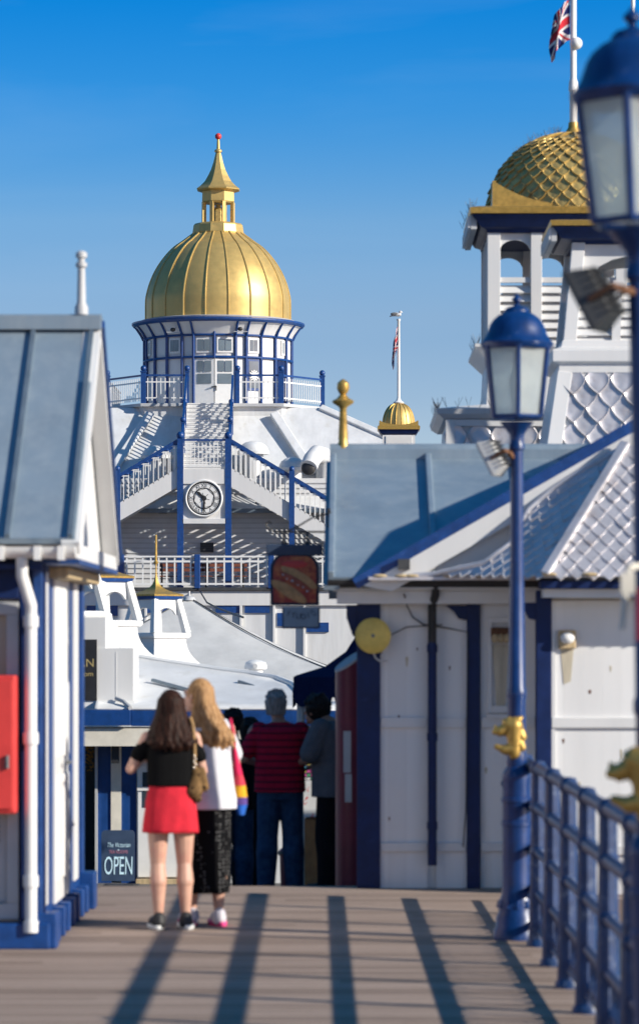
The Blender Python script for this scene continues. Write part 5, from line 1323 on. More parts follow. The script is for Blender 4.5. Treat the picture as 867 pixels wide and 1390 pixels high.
    # swept roof: front plane rising from the eave to a raised kerb, rear plane falling away
    kerb = [P(148, 836, 50.6), P(152, 858, 50.5), P(158, 874, 50.4), P(166, 885, 50.3), P(180, 892, 50.2), P(220, 899, 50.), P(260, 905, 49.9), P(300, 911, 49.7), P(340, 916, 49.5), P(375, 922, 49.2), P(398, 931, 48.8), P(412, 950, 48.2)]
    eave = [V((v.x, Y-.27, z(963.5))) for v in kerb]; n = len(kerb)
    mb = MB(); vs = []
    for i in range(n):
        for j in range(7): vs.append(eave[i].lerp(kerb[i], j/6) - V((0, 0, .10*math.sin(PI*j/6)*(1 - i/n))))
    mb.add(vs, [(i*7+j, (i+1)*7+j, (i+1)*7+j+1, i*7+j+1) for i in range(n-1) for j in range(6)])
    ext = [V((x(479), Y-.27, z(963.5))), V((x(479), Y+.8, z(955))), kerb[-1], eave[-1]]
    mb.add(ext, [(0, 1, 2, 3)])
    o = mb.build('roof', M['white_roof'], t, smooth=True); so = o.modifiers.new('thick', 'SOLIDIFY'); so.thickness = .03; so.offset = -1
    for i in (1, 3, 5, 6, 7, 8, 9):
        mb = MB(); a_, b_ = eave[i], kerb[i]; mb.tube([a_.lerp(b_, j/6) - V((0, 0, .10*math.sin(PI*j/6)*(1 - i/n) - .006)) for j in range(7)], .012, 6); mb.build('roof_seam', M['white_roof'], o, smooth=True)
    mb = MB(); mb.tube([v + V((0, -.02, .015)) for v in kerb], .045, 8); mb.build('roof_kerb', M['rail_white'], o, smooth=True)
    mb = MB(); 
    rear = [V((v.x + .5, v.y + 14, .55)) for v in kerb]
    mb.add(kerb + rear, [(i, i+1, n+i+1, n+i) for i in range(n-1)]); mb.build('rear_roof', M['white_roof'], t, smooth=True)
    mb = MB()
    for a, b in (((207, 926), (262, 941)), ((324, 928), (392, 950))):
        p, q = P(*a, 49.1), P(*b, 48.7); mb.bar(p + V((0, -.03, .03)), q + V((0, -.03, .03)), .05, .04)
    mb.build('roof_batten', M['leadseam'], o)
    mb = MB(); mb.tube([P(158, 948, Y+.0), P(168, 952, Y-.1), P(177, 961, Y-.3)], .03, 8); mb.build('corner_roll', M['lgrey'], o, smooth=True)
    # little white cowl on the roof
    q = P(347, 911, 50.2); c = thing('roof_cowl', 'small white rounded cowl on the restaurant roof slope', 'vent', q)
    mb = MB(); mb.lathe([(.10, -.12), (.10, .03), (.155, .03), (.16, .07), (.14, .12), (.08, .15), (.01, .16)], q, 20); mb.build('cowl', M['rail_white'], c, smooth=True)
    mb = MB(); mb.tube([q + V((0, -.15, .07)), q + V((0, -.185, .07))], .035, 10); mb.build('cowl_mouth', M['lgrey'], c)
restaurant()

def cupolas():
    def make(label, px, py_slab, Y, corner=True, roofvis=True):
        """square open cupola turned corner-on, standing on a flared skirt"""
        k = Y/F; c = P(px, py_slab, Y); rt = math.sqrt(2)
        t = thing('roof_cupola', label, 'cupola', c, 'open white cupolas along the restaurant roof')
        r = .60; S4 = 4; a0 = -PI/2
        X0, Y0, Z0 = c
        def ring(rr, z): return [(X0 + rr*math.cos(a0 + PI/2*i), Y0 + rr*math.sin(a0 + PI/2*i), Z0 + z) for i in range(4)]
        sk = MB(); rows = []
        for i in range(9):
            s = i/8; rows.append((r*.86 + .55*(1-s)**2.4, -.62 + .62*s))
        sk.lathe(rows, c, 4, a0); sk.build('flared_skirt', M['white'], t)
        mb = MB(); mb.lathe([(r*.95, -.002), (r*1.0, .03), (r*1.0, .075), (r*.92, .09)], c, 4, a0); mb.build('slab', M['rail_white'], t)
        tp = .66
        for i in range(4):
            a = a0 + PI/2*i; ca, sa = math.cos(a), math.sin(a)
            mb = MB(); mb.tube([(X0 + (r*.88)*ca, Y0 + (r*.88)*sa, Z0+.08), (X0 + (r*.62)*ca, Y0 + (r*.62)*sa, Z0+tp)], [.075, .065], 4); mb.build('leg', M['rail_white'], t)
        mb = MB()
        for i in range(4):
            a, a2 = a0 + PI/2*i, a0 + PI/2*(i+1); rr = r*.64
            p0 = V((X0 + rr*math.cos(a), Y0 + rr*math.sin(a), 0)); p1 = V((X0 + rr*math.cos(a2), Y0 + rr*math.sin(a2), 0)); nn = -V((math.cos((a+a2)/2), math.sin((a+a2)/2), 0))
            mb.arch(p0, p1, Z0+tp+.03, Z0+.40, .12, nn, .05, leg=.14)
        mb.build('arched_head', M['rail_white'], t)
        mb = MB(); mb.lathe([(r*.70, tp), (r*.74, tp+.02), (r*.77, tp+.06)], c, 4, a0); mb.build('blue_cornice', M['blue'], t)
        mb = MB(); mb.lathe([(r*.79, tp+.062), (r*.80, tp+.088), (r*.75, tp+.10)], c, 4, a0); mb.build('gold_lip', M['goldtrim'], t)
        mb = MB(); R = r*.76; rows = [(max(.012, R*(.80*(1-s)**8 + .20*(1-s)**2)), tp + .098 + .56*s) for s in [(i/18)**1.5 for i in range(19)]]
        mb.lathe(rows, c, 4, a0); mb.lathe([(.03, tp+.62), (.045, tp+.645), (.03, tp+.67)], c, 10); mb.lathe([(.022, tp+.64), (.016, tp+1.12)], c, 8); mb.build('gold_ogee_roof', M['goldtrim'], t)
        return t
    make('farthest white cupola whose gold ogee roof and spire show whole', 212, 866, 62)
    make('middle white cupola with gold lip between the left kiosk and the gold spire', 140, 850, 54)
    make('nearest white cupola mostly hidden behind the left kiosk eave', 92, 838, 50.5)
cupolas()

def a_board():
    Y = 47.4; q = lambda px, py, dy=0: P(px, py, Y+dy)
    t = thing('a_board', 'dark blue OPEN board with rounded top on the deck by the restaurant', 'sign board', q(161, 1198))
    def panel(dy0, lean):
        o = []; px0, px1, py0, py1, r = 138, 183, 1127, 1196, 5
        for a, b, s in ((px0, py1, 0), (px1, py1, 0)): o.append((a, b))
        for k in range(5): u = PI/2*k/4; o.append((px1 - r + r*math.cos(u), py0 + r - r*math.sin(u)))
        for k in range(5): u = PI/2 + PI/2*k/4; o.append((px0 + r + r*math.cos(u), py0 + r - r*math.sin(u)))
        return [q(a, b, dy0 + lean*(1196-b)/70) for a, b in o]
    mb = MB(); mb.prism(panel(-.22, .2), (0, .025, 0)); b = mb.build('front_panel', M['board'], t)
    mb = MB(); mb.prism(panel(.20, -.2), (0, .025, 0)); mb.build('rear_panel', M['board'], t)
    up = V((0, .2, 70*Y/F)).normalized(); f = lambda py: -.2245 + .2*(1196-py)/70
    mb = MB(); mb.text('OPEN', q(161, 1187, f(1187)), (.42, 0, 0), up, .35, .004); mb.build('open_lettering', M['txtlight'], b)
    mb = MB(); mb.text('The Victorian', q(161, 1150, f(1150)), (.62, 0, 0), up + V((.2, 0, 0)), .09, .004); mb.build('script_lettering', M['txtlight'], b)
    mb = MB(); mb.text('TEA ROOMS', q(161, 1158.5, f(1158.5)), (.72, 0, 0), up, .062, .004); mb.build('small_lettering', M['txtpink'], b)
    mb = MB(); mb.sphere(q(161, 1153.8, f(1153.8)-.004), .010, 8, 5, (1, .2, 1)); mb.sphere(q(161, 1164, f(1164)-.004), .012, 8, 5, (1.3, .2, .8)); mb.build('ornament', M['txtlight'], b)
    mb = MB(); mb.box(PX(140, Y), PX(188, Y), Y-.35, Y+.4, ramp_z(Y)-.02, ramp_z(Y)+.03); mb.build('base_tray', M['dgrey'], t)
a_board()

def marquee():
    Ya = 82.; ap = P(257, 812, Ya); t = thing('marquee', 'broad grey-white pyramid marquee roof behind the restaurant', 'marquee', (ap.x, Ya, -1.25))
    h = 3.9; ze = 1.02; c = [(ap.x-h, Ya-h, ze), (ap.x+h, Ya-h, ze), (ap.x+h, Ya+h, ze), (ap.x-h, Ya+h, ze)]
    mb = MB()
    for i in range(4):
        A, B = V(c[i]), V(c[(i+1) % 4]); n = 12
        def fn(u, v, A=A, B=B):
            p = A.lerp(B, u).lerp(ap, v); w = 4*u*(1-u)
            p.z -= .16*math.sin(PI*v)*(1 - .25*w) + .03*math.sin(u*11 + v*4)*(1-v)*v*2; return p
        mb.grid(fn, n, n)
    mb.build('canvas_roof', M['tent'], t, smooth=True)
    mb = MB(); 
    for i in range(4): mb.tube([V(c[i]).lerp(ap, j/8) - V((0, 0, .16*math.sin(PI*j/8) - .02)) for j in range(9)], .013, 6)
    mb.build('ridge_rope', M['dgrey'], t, smooth=True)
    mb = MB(); mb.lathe([(.16, -.05), (.12, .02), (.03, .05), (.02, .16)], ap, 12); mb.build('peak_cap', M['lgrey'], t, smooth=True)
    mb = MB()
    for i in range(4): A, B = V(c[i]), V(c[(i+1) % 4]); mb.add([A, B, B - V((0, 0, .3)), A - V((0, 0, .3))], [(0, 1, 2, 3)])
    o = mb.build('valance', M['tent'], t); so = o.modifiers.new('thick', 'SOLIDIFY'); so.thickness = .01
    for i in range(4): mb = MB(); mb.tube([V(c[i]), (c[i][0], c[i][1], -1.3)], .05, 8); mb.build('pole', M['lgrey'], t)
marquee()

def navy_canopy():
    Y = 36.5; k = Y/F; g = ramp_z(Y)
    t = thing('stall_canopy', 'navy canopy with upswept roof behind the dark red pillar', 'canopy', (PX(520, Y), Y+.9, g))
    cx = PX(520, Y); h = cx - PX(398, Y); cy = Y + h
    z = lambda py: PZ(py, Y)
    rows = [(h, z(947)), (h*1.0, z(919)), (h*.90, z(915)), (h*.66, z(906)), (h*.42, z(885)), (h*.30, z(862)), (h*.14, z(840)), (.02, z(800))]
    mb = MB(); sq_loft(mb, cx, cy, rows); mb.build('canopy_roof', cloth('navy_canvas', (.010, .017, .06)), t)
    mb = MB()
    n = 9
    for i in range(n):
        for (xx, yy) in ((cx-h-.004, cy-h + (i+.5)*2*h/n),): mb.tube([(xx-.004, yy, z(947)-.005), (xx+.004, yy, z(947)-.005)], h/n, 12)
        mb.tube([(cx-h + (i+.5)*2*h/n, cy-h-.004, z(947)-.005), (cx-h + (i+.5)*2*h/n, cy-h+.004, z(947)-.005)], h/n*.9, 12)
    mb.build('scalloped_valance', cloth('navy_canvas_edge', (.010, .017, .06)), t)
    for sx, sy in ((-1, -1), (1, -1), (1, 1), (-1, 1)):
        mb = MB(); mb.tube([(cx+sx*h*.93, cy+sy*h*.93, g-.1), (cx+sx*h*.93, cy+sy*h*.93, z(930))], .03, 8); mb.build('pole', M['lgrey'], t)
    # goods under the canopy
    Yc = 35.2; g = ramp_z(Yc)
    q = lambda px, py: P(px, py, Yc)
    c = thing('counter', 'brown wooden counter with printed white front by the two men', 'counter', (PX(428, Yc), Yc, g))
    mb = MB(); mb.box(PX(413, Yc), PX(446, Yc), Yc, Yc+.5, g, PZ(1112, Yc)); mb.build('counter_body', M['orange'], c, bevel=.01)
    pr = mat('printed_panel', (.62, .62, .6), .5, amt=.1, scale=6, col2=(.5, .04, .05), c2scale=9, c2lo=.56, c2hi=.6)
    mb = MB(); mb.box(PX(412, Yc), PX(447, Yc), Yc-.02, Yc+.52, PZ(1109, Yc), PZ(1060, Yc)); mb.build('printed_panel', pr, c)
    f = thing('postcard_rack', 'rack of many coloured cards between the two men', 'display rack', q(418, 1060))
    cols = [(.6, .6, .58), (.05, .3, .12), (.6, .08, .3), (.05, .25, .35), (.6, .5, .1), (.7, .7, .7)]
    random.seed(4)
    mb = MB(); mb.box(PX(405, Yc), PX(432, Yc), Yc+.14, Yc+.17, PZ(1060, Yc), PZ(1024, Yc)); mb.build('rack_board', M['white'], f)
    mats = [mat('card_%d' % i, c_, .6, amt=.3, scale=50) for i, c_ in enumerate(cols)]
    mb = MB()
    for i in range(5):
        for j in range(7):
            mb.mi = random.randrange(6); p = q(406 + i*5.2, 1026 + j*5); mb.box(p.x, p.x+.03, Yc+.11, Yc+.138, p.z-.024, p.z)
    mb.build('cards', mats, f)
    r = thing('litter_bin', 'low dark red bin on the ramp behind the polo shirt man', 'bin', (PX(392, 33), 33, ramp_z(33)))
    mb = MB(); mb.lathe([(.065, 0), (.072, .02), (.085, .42), (.095, .43), (.095, .47), (.06, .50), (.02, .51)], (PX(392, 33), 33, ramp_z(33)), 20); mb.build('bin_body', M['dred'], r, smooth=True)
    mb = MB(); mb.lathe([(.097, .435), (.099, .45), (.097, .465)], (PX(392, 33), 33, ramp_z(33)), 20, caps=False); mb.build('rim', M['dgrey'], r, smooth=True)
navy_canopy()

# ================================================================== theatre at the pier head
XC = -5.5
def baluster_run(p, q, h, sp, w=.03, bottom=.12, top=None, skip_bottom=False):
    """white upright bars with thin top and bottom rails between p and q (points at floor level)"""
    p, q = V(p), V(q); L = (q-p).length; n = max(2, int(L/sp)); mb = MB()
    for i in range(n+1):
        a = p.lerp(q, i/n); mb.box(a.x-w/2, a.x+w/2, a.y-w/2, a.y+w/2, a.z+bottom*.5, a.z+h)
    for z in (bottom, h-.16): mb.bar(p + V((0, -.002, z)), q + V((0, -.002, z)), w*1.05, w*1.3)
    return mb
def newel(x, y, z0, z1, w=.13):
    mb = MB(); mb.box(x-w/2, x+w/2, y-w/2, y+w/2, z0, z1); mb.box(x-w*.62, x+w*.62, y-w*.62, y+w*.62, z1, z1+.05)
    mb.sphere((x, y, z1+.15), .115, 14, 9); return mb
def theatre():
    t = thing('pier_theatre', 'white pier theatre with clapboard front and stepped roof under the gold dome', 'theatre', (XC, 140, -1.35))
    yw, yb = 137., 134.
    zf = PZ(797, yb)                         # balcony floor
    ze = 6.9
    # clapboard wall: overlapping boards with real laps
    mb = MB(); n = 22; shade = MB()
    for i in range(n):
        z0 = zf + (ze+1.2-zf)*i/n; z1 = zf + (ze+1.2-zf)*(i+1)/n; shade.box(-20, 12, yw-.052, yw-.03, z0-.004, z0+.026)  # grey strip under each lap, its colour standing in for the shadow line
        mb.add([(-20, yw-.045, z0), (12, yw-.045, z0), (12, yw-.012, z1+.004), (-20, yw-.012, z1+.004), (-20, yw, z0), (12, yw, z0)], [(0, 1, 2, 3), (0, 4, 5, 1)])
    cw = mb.build('clapboard_wall', M['siding'], t); tag(shade.build('lap_shade', M['lgrey'], cw), kind=None)
    mb = MB(); mb.box(-20, 12, yw+.0, 158, -1.4, ze-.1); mb.build('wall', M['white'], t)
    # lower storey and balcony floor
    mb = MB(); mb.box(-20, 12, yb+.1, yw-.0, -1.4, zf-.12); mb.build('lower_storey', M['white_roof'], t)
    mb = MB(); mb.box(-20, 12, yb-.12, yw-.05, zf-.13, zf-.01); mb.build('balcony_floor', M['dgrey'], t)
    mb = MB(); mb.box(-20, 12, yb-.02, yb+.08, PZ(822, yb), zf-.15)
    for px in (198, 240, 327, 372, 413): mb.box(PX(px, yb)-.05, PX(px, yb)+.05, yb-.03, yb+.1, PZ(900, yb), PZ(822, yb))
    mb.build('fascia', M['white'], t, bevel=.01)
    for a, b, c_, d_ in ((293, 326, 815, 832), (200, 236, 815, 832), (376, 410, 832, 850), (118, 160, 815, 836), (416, 446, 845, 858), (332, 366, 815, 832)):
        mb = MB(); mb.box(PX(a, yb), PX(b, yb), yb+.03, yb+.098, PZ(d_, yb), PZ(c_, yb)); mb.build('blue_panel', M['blue'], t)
    # balcony railing
    zr = 1.12
    for a, b in ((140, 259), (270, 362), (373, 470)):
        baluster_run((PX(a, yb-.05), yb-.05, zf), (PX(b, yb-.05), yb-.05, zf), zr, .285, .055).build('baluster_panel', M['rail_white'], t)
    mb = MB(); mb.bar((-14, yb-.05, zf+zr+.02), (3, yb-.05, zf+zr+.02), .09, .06); mb.build('top_rail', M['rail_white'], t)
    for px in (165, 268, 368, 474):
        X = PX(px, yb-.05); mb = MB(); mb.box(X-.11, X+.11, yb-.16, yb+.05, zf-.05, zf+1.22); mb.build('balcony_post', M['blue'], t, bevel=.02)
    # roof : truncated hipped roof of white sheeting up to the gallery
    yg = 140.; zg = 11.0
    XL, XR = -17.5, 7.5
    gl, gr = XC-4.2, XC+4.2
    A = [(XL, yw-.5, ze), (XR, yw-.5, ze), (XR, 156, ze), (XL, 156, ze)]; B = [(gl, yg+.2, zg), (gr, yg+.2, zg), (gr, 152, zg), (gl, 152, zg)]
    mb = MB()
    lowL, lowR = V((XL, yw-.5, ze)), V((XR, yw-.5, ze))
    for i in range(4): mb.add([A[i], A[(i+1) % 4], B[(i+1) % 4], B[i]], [(0, 1, 2, 3)])
    mb.add(A, [(3, 2, 1, 0)]); mb.add(B, [(0, 1, 2, 3)])
    rf = mb.build('roof', M['white_roof'], t)
    # hips, ribs and flashings
    nf = V((0, -(zg-ze), yg+.2-(yw-.5))).normalized()
    for p, q, w, h in ((V(B[1]), V(A[1]), .28, .16), (V(B[0]), V(A[0]), .28, .16), (V((PX(372, 139.7), 139.7, zg-.25)), V((PX(425, 137.6), 137.6, 8.3)), .36, .14), (V((PX(205, 139.7), 139.7, zg-.25)), V((PX(150, 137.6), 137.6, 8.3)), .36, .14)):
        mb = MB(); mb.bar(p + nf*.02, q + nf*.02, w, h, nf); mb.build('hip_roll', M['white_roof'], rf, bevel=.04)
    mb = MB(); mb.box(XL, XR, yw-.62, yw-.44, ze-.13, ze+.03); mb.build('eave_trim', M['leadseam'], t)
    # gallery deck with curb
    def oct_deck(grow, z0, z1):
        pts = [(gl-.1-grow, 142.4-grow), (XC-2.7-grow*.5, yg-.1-grow), (XC+2.7+grow*.5, yg-.1-grow), (gr+.1+grow, 142.4-grow), (gr+.1+grow, 151+grow), (gl-.1-grow, 151+grow)]
        return [V((x, y, z0)) for x, y in pts], z1-z0
    zk = PZ(548, yg)
    mb = MB(); p, hgt = oct_deck(0, 9.6, zk-.13); mb.prism(p, (0, 0, hgt)); mb.build('gallery_base', M['white_roof'], t)
    mb = MB(); p, hgt = oct_deck(.18, zk-.13, zk); mb.prism(p, (0, 0, hgt)); mb.build('gallery_edge', M['lgrey'], t, bevel=.02)
    yA = yg-.12; YB_ = 142.35
    segs = [((XC-4.25, YB_), (XC-2.68, yA)), ((XC-2.68, yA), (XC-.98, yA)), ((XC+.98, yA), (XC+2.68, yA)), ((XC+2.68, yA), (XC+4.25, YB_)), ((XC-4.25, YB_), (XC-4.25, 150)), ((XC+4.25, YB_), (XC+4.25, 150))]
    for a, b in segs:
        baluster_run((a[0], a[1], zk), (b[0], b[1], zk), 1.0, .16, .036, .22).build('gallery_balusters', M['rail_white'], t)
        mb = MB(); mb.bar((a[0], a[1], zk+1.1), (b[0], b[1], zk+1.1), .07, .07); mb.build('gallery_rail', M['blue'], t)
    for X, Y in ((XC-4.25, YB_), (XC-2.68, yA), (XC-.98, yA), (XC+.98, yA), (XC+2.68, yA), (XC+4.25, YB_)):
        newel(X, Y, zk, zk+1.22, .2 if abs(X-XC) > 1 else .15).build('gallery_post', M['blue'], t, smooth=40)
theatre()

def staircase():
    yl = 135.; zl = PZ(637, yl); yg = 139.85; zk = PZ(548, 140.)
    t = thing('outside_staircase', 'white double staircase with blue handrails in front of the theatre roof', 'staircase', (XC, 136, 4))
    zf = PZ(797, 134.)
    hw = .90
    for s in (-1, 1):
        mb = MB(); X = PX(277.5 + s*32.5, yl); mb.box(X-.115, X+.115, yl-.12, yl+.12, zf-.02, zl+1.15); mb.sphere((X, yl, zl+1.27), .15, 14, 9); mb.build('column', M['blue'], t, smooth=40)
    XM = PX(277.5, yl)
    mb = MB(); mb.box(XM-hw, XM+hw, yl-.05, yl+1.25, zl-.12, zl)
    mb.box(XM-.80, XM+.80, yl-.10, yl-.05, zl-.55, zl-.0); mb.build('landing', M['white'], t)
    mb = MB(); mb.box(XM-.80, XM+.80, yl-.04, yl+.1, PZ(710, yl), zl-.56); mb.box(XM-.82, XM+.82, yl-.12, yl+.0, PZ(711, yl), PZ(704, yl)); mb.build('clock_panel', M['white'], t, bevel=.01)
    baluster_run((XM-.8, yl-.02, zl), (XM+.8, yl-.02, zl), 1.0, .135, .036, .14).build('landing_balusters', M['rail_white'], t)
    mb = MB(); mb.bar((XM-.8, yl-.02, zl+1.1), (XM+.8, yl-.02, zl+1.1), .07, .07); mb.build('landing_rail', M['blue'], t)
    # upper flight: open treads on side strings
    y0, y1 = yl+1.25, yg; n = 16
    mb = MB()
    for i in range(n):
        y = y0 + (y1-y0)*i/n; z = zl + (zk-zl)*(i+1)/n
        mb.box(XM-.86, XM+.86, y, y+.30, z-.045, z)
    for i in range(n):
        y = y0 + (y1-y0)*i/n; z = zl + (zk-zl)*(i+1)/n
        mb.box(XM-.86, XM+.86, y+.02, y+.035, z-.15, z-.05)
    mb.build('upper_tread', M['white'], t)
    for s in (-1, 1):
        X = XM + s*.90
        a, b = V((X, y0-.1, zl)), V((X, y1, zk))
        mb = MB(); mb.bar(a, b, .06, .30, (0, 0, 1)); mb.build('upper_string', M['white'], t)
        mb = MB(); N_ = 26
        for i in range(N_+1):
            c = a.lerp(b, i/N_); mb.box(c.x-.018, c.x+.018, c.y-.018, c.y+.018, c.z, c.z+1.0)
        mb.bar(a + V((0, 0, .82)), b + V((0, 0, .82)), .035, .035); mb.build('upper_balusters', M['rail_white'], t)
        mb = MB(); mb.bar(a + V((0, 0, 1.08)), b + V((0, 0, 1.08)), .08, .08); mb.build('upper_handrail', M['blue'], t)
        newel(X, y0+.9, zl+.7, zl+1.85, .13).build('upper_post', M['blue'], t, smooth=40)
        newel(X, y0+2.2, zl+1.5, zl+2.62, .13).build('upper_post', M['blue'], t, smooth=40)
    # side flights fall away left and right of the landing, open risers
    for s in (-1, 1):
        L = 7.2 if s > 0 else 7.2; sl = .60
        x0 = XM + s*.92
        n = 26; run = L/n
        tr = MB()
        for i in range(n):
            xa = x0 + s*run*i; z = zl - sl*run*(i+1) + .0
            if z < zf + .1: break
            tr.box(xa, xa + s*run*1.38, yl+.06, yl+1.2, z-.045, z)
        tr.build('side_tread', M['white'], t)
        zb = max(zf, zl - sl*L); Lx = (zl - zb)/sl
        for yy, nm in ((yl-.02, 'front'), (yl+1.25, 'rear')):
            a = V((x0, yy, zl)); b = V((x0 + s*Lx, yy, zb)); dn = V((0, 0, -.34))
            mb = MB(); mb.prism([a + V((0, 0, .10)), b + V((0, 0, .10)), b + V((0, 0, -.50)), a + V((0, 0, -.62))], (0, .06, 0)); mb.build('stair_string', M['white'], t)
            mb = MB(); N_ = int(Lx/.185)
            for i in range(N_+1):
                c = a.lerp(b, (i+.3)/(N_+.6)); mb.box(c.x-.017, c.x+.017, c.y-.0, c.y+.034, c.z+.05, c.z+.95 + (.06 if i % 2 else 0))
            for i in range(0, N_-1, 2):
                c = a.lerp(b, (i+.3)/(N_+.6)); d = a.lerp(b, (i+2.3)/(N_+.6)); mb.box(min(c.x, d.x), max(c.x, d.x), c.y+.004, c.y+.044, c.z+.88, c.z+.925)
            mb.build('stair_balusters', M['rail_white'], t)
            mb = MB(); mb.bar(a + V((0, .02, 1.12)), b + V((0, .02, 1.12)), .10, .13)
            if True:
                for i in range(0, N_, 2):
                    c = a.lerp(b, (i+.8)/(N_+.6)); mb.sphere((c.x, c.y+.02, c.z+1.05), .10, 8, 5, (1.1, .5, .55))
            mb.build('stair_handrail', M['blue'], t)
        X = PX(396, yl) if s > 0 else PX(160, yl)
        zz = zl - sl*abs(X - x0)
        mb = MB(); mb.box(X-.10, X+.10, yl-.14, yl-.0, zf, zz+1.35); mb.sphere((X, yl-.06, zz+1.42), .11, 12, 8); mb.build('stair_post', M['blue'], t, smooth=40)
staircase()

def clock():
    Y = 134.9; c = P(277, 676.5, Y); r = 23*Y/F*1.0
    t = thing('wall_clock', 'round white clock with black roman numerals under the stair landing', 'clock', c)
    R = Matrix.Translation(c) @ Matrix.Rotation(PI/2, 4, 'X')
    mb = MB(); mb.lathe([(r*1.0, -.04), (r*1.10, .0), (r*1.12, .04), (r*1.06, .075), (r*1.0, .06)], (0, 0, 0), 56, caps=False); mb.xf(R); mb.build('rim', M['rail_white'], t, smooth=True)
    mb = MB(); mb.lathe([(r*1.02, 0), (r*1.02, .03)], (0, 0, 0), 56); mb.xf(R); f = mb.build('face', M['rail_white'], t)
    mb = MB()
    def annulus(r0, r1, z): 
        n = 72; v = [(rr*math.cos(2*PI*i/n), rr*math.sin(2*PI*i/n), z) for rr in (r0, r1) for i in range(n)]
        mb.add(v, [(i, (i+1) % n, n+(i+1) % n, n+i) for i in range(n)])
    annulus(r*.91, r*1.02, .034); annulus(r*.575, r*.64, .034); annulus(r*.855, r*.872, .034); annulus(r*.10, r*.15, .034)
    for i in range(60):
        a = 2*PI*i/60; d = V((math.sin(a), math.cos(a), 0)); mb.bar(d*r*.865 + V((0, 0, .034)), d*r*.91 + V((0, 0, .034)), .010 if i % 5 else .022, .002, (0, 0, 1))
    for i in range(12):
        a = 2*PI*(i+.5)/12; a2 = 2*PI*(i+2.5)/12
        d = V((math.sin(a), math.cos(a), 0)); e = V((math.sin(a2), math.cos(a2), 0))
        if i % 2 == 0: mb.bar(d*r*.61 + V((0, 0, .034)), e*r*.61 + V((0, 0, .034)), .016, .002, (0, 0, 1))
        else: mb.bar(d*r*.12 + V((0, 0, .034)), d*r*.34 + V((0, 0, .034)), .018, .002, (0, 0, 1))
    mb.xf(R); mb.build('dial_rings', M['black'], f)
    mb = MB()
    for i, s in enumerate(('XII', 'I', 'II', 'III', 'IIII', 'V', 'VI', 'VII', 'VIII', 'IX', 'X', 'XI')):
        a = 2*PI*i/12; d = V((math.sin(a), math.cos(a), 0)); rt = V((math.cos(a), -math.sin(a), 0))
        mb.text(s, d*r*.66 + V((0, 0, .034)), rt*1.0, d, r*.29, .002)
    mb.xf(R); mb.build('numerals', M['black'], f)
    mb = MB()
    def hand(ang, L, w, z):
        a = math.radians(ang); d = V((math.sin(a), math.cos(a), 0)); n = V((d.y, -d.x, 0)); mb.prism([-d*L*.2 - n*w*.5 + V((0, 0, z)), -d*L*.2 + n*w*.5 + V((0, 0, z)), d*L*.7 + n*w + V((0, 0, z)), d*L + V((0, 0, z)), d*L*.7 - n*w + V((0, 0, z))], (0, 0, .008))
    hand(314, r*.62, .06, .045); hand(180, r*.86, .04, .06); mb.lathe([(.06, .04), (.06, .075)], (0, 0, 0), 16)
    mb.xf(R); mb.build('clock_hands', M['black'], f)
clock()

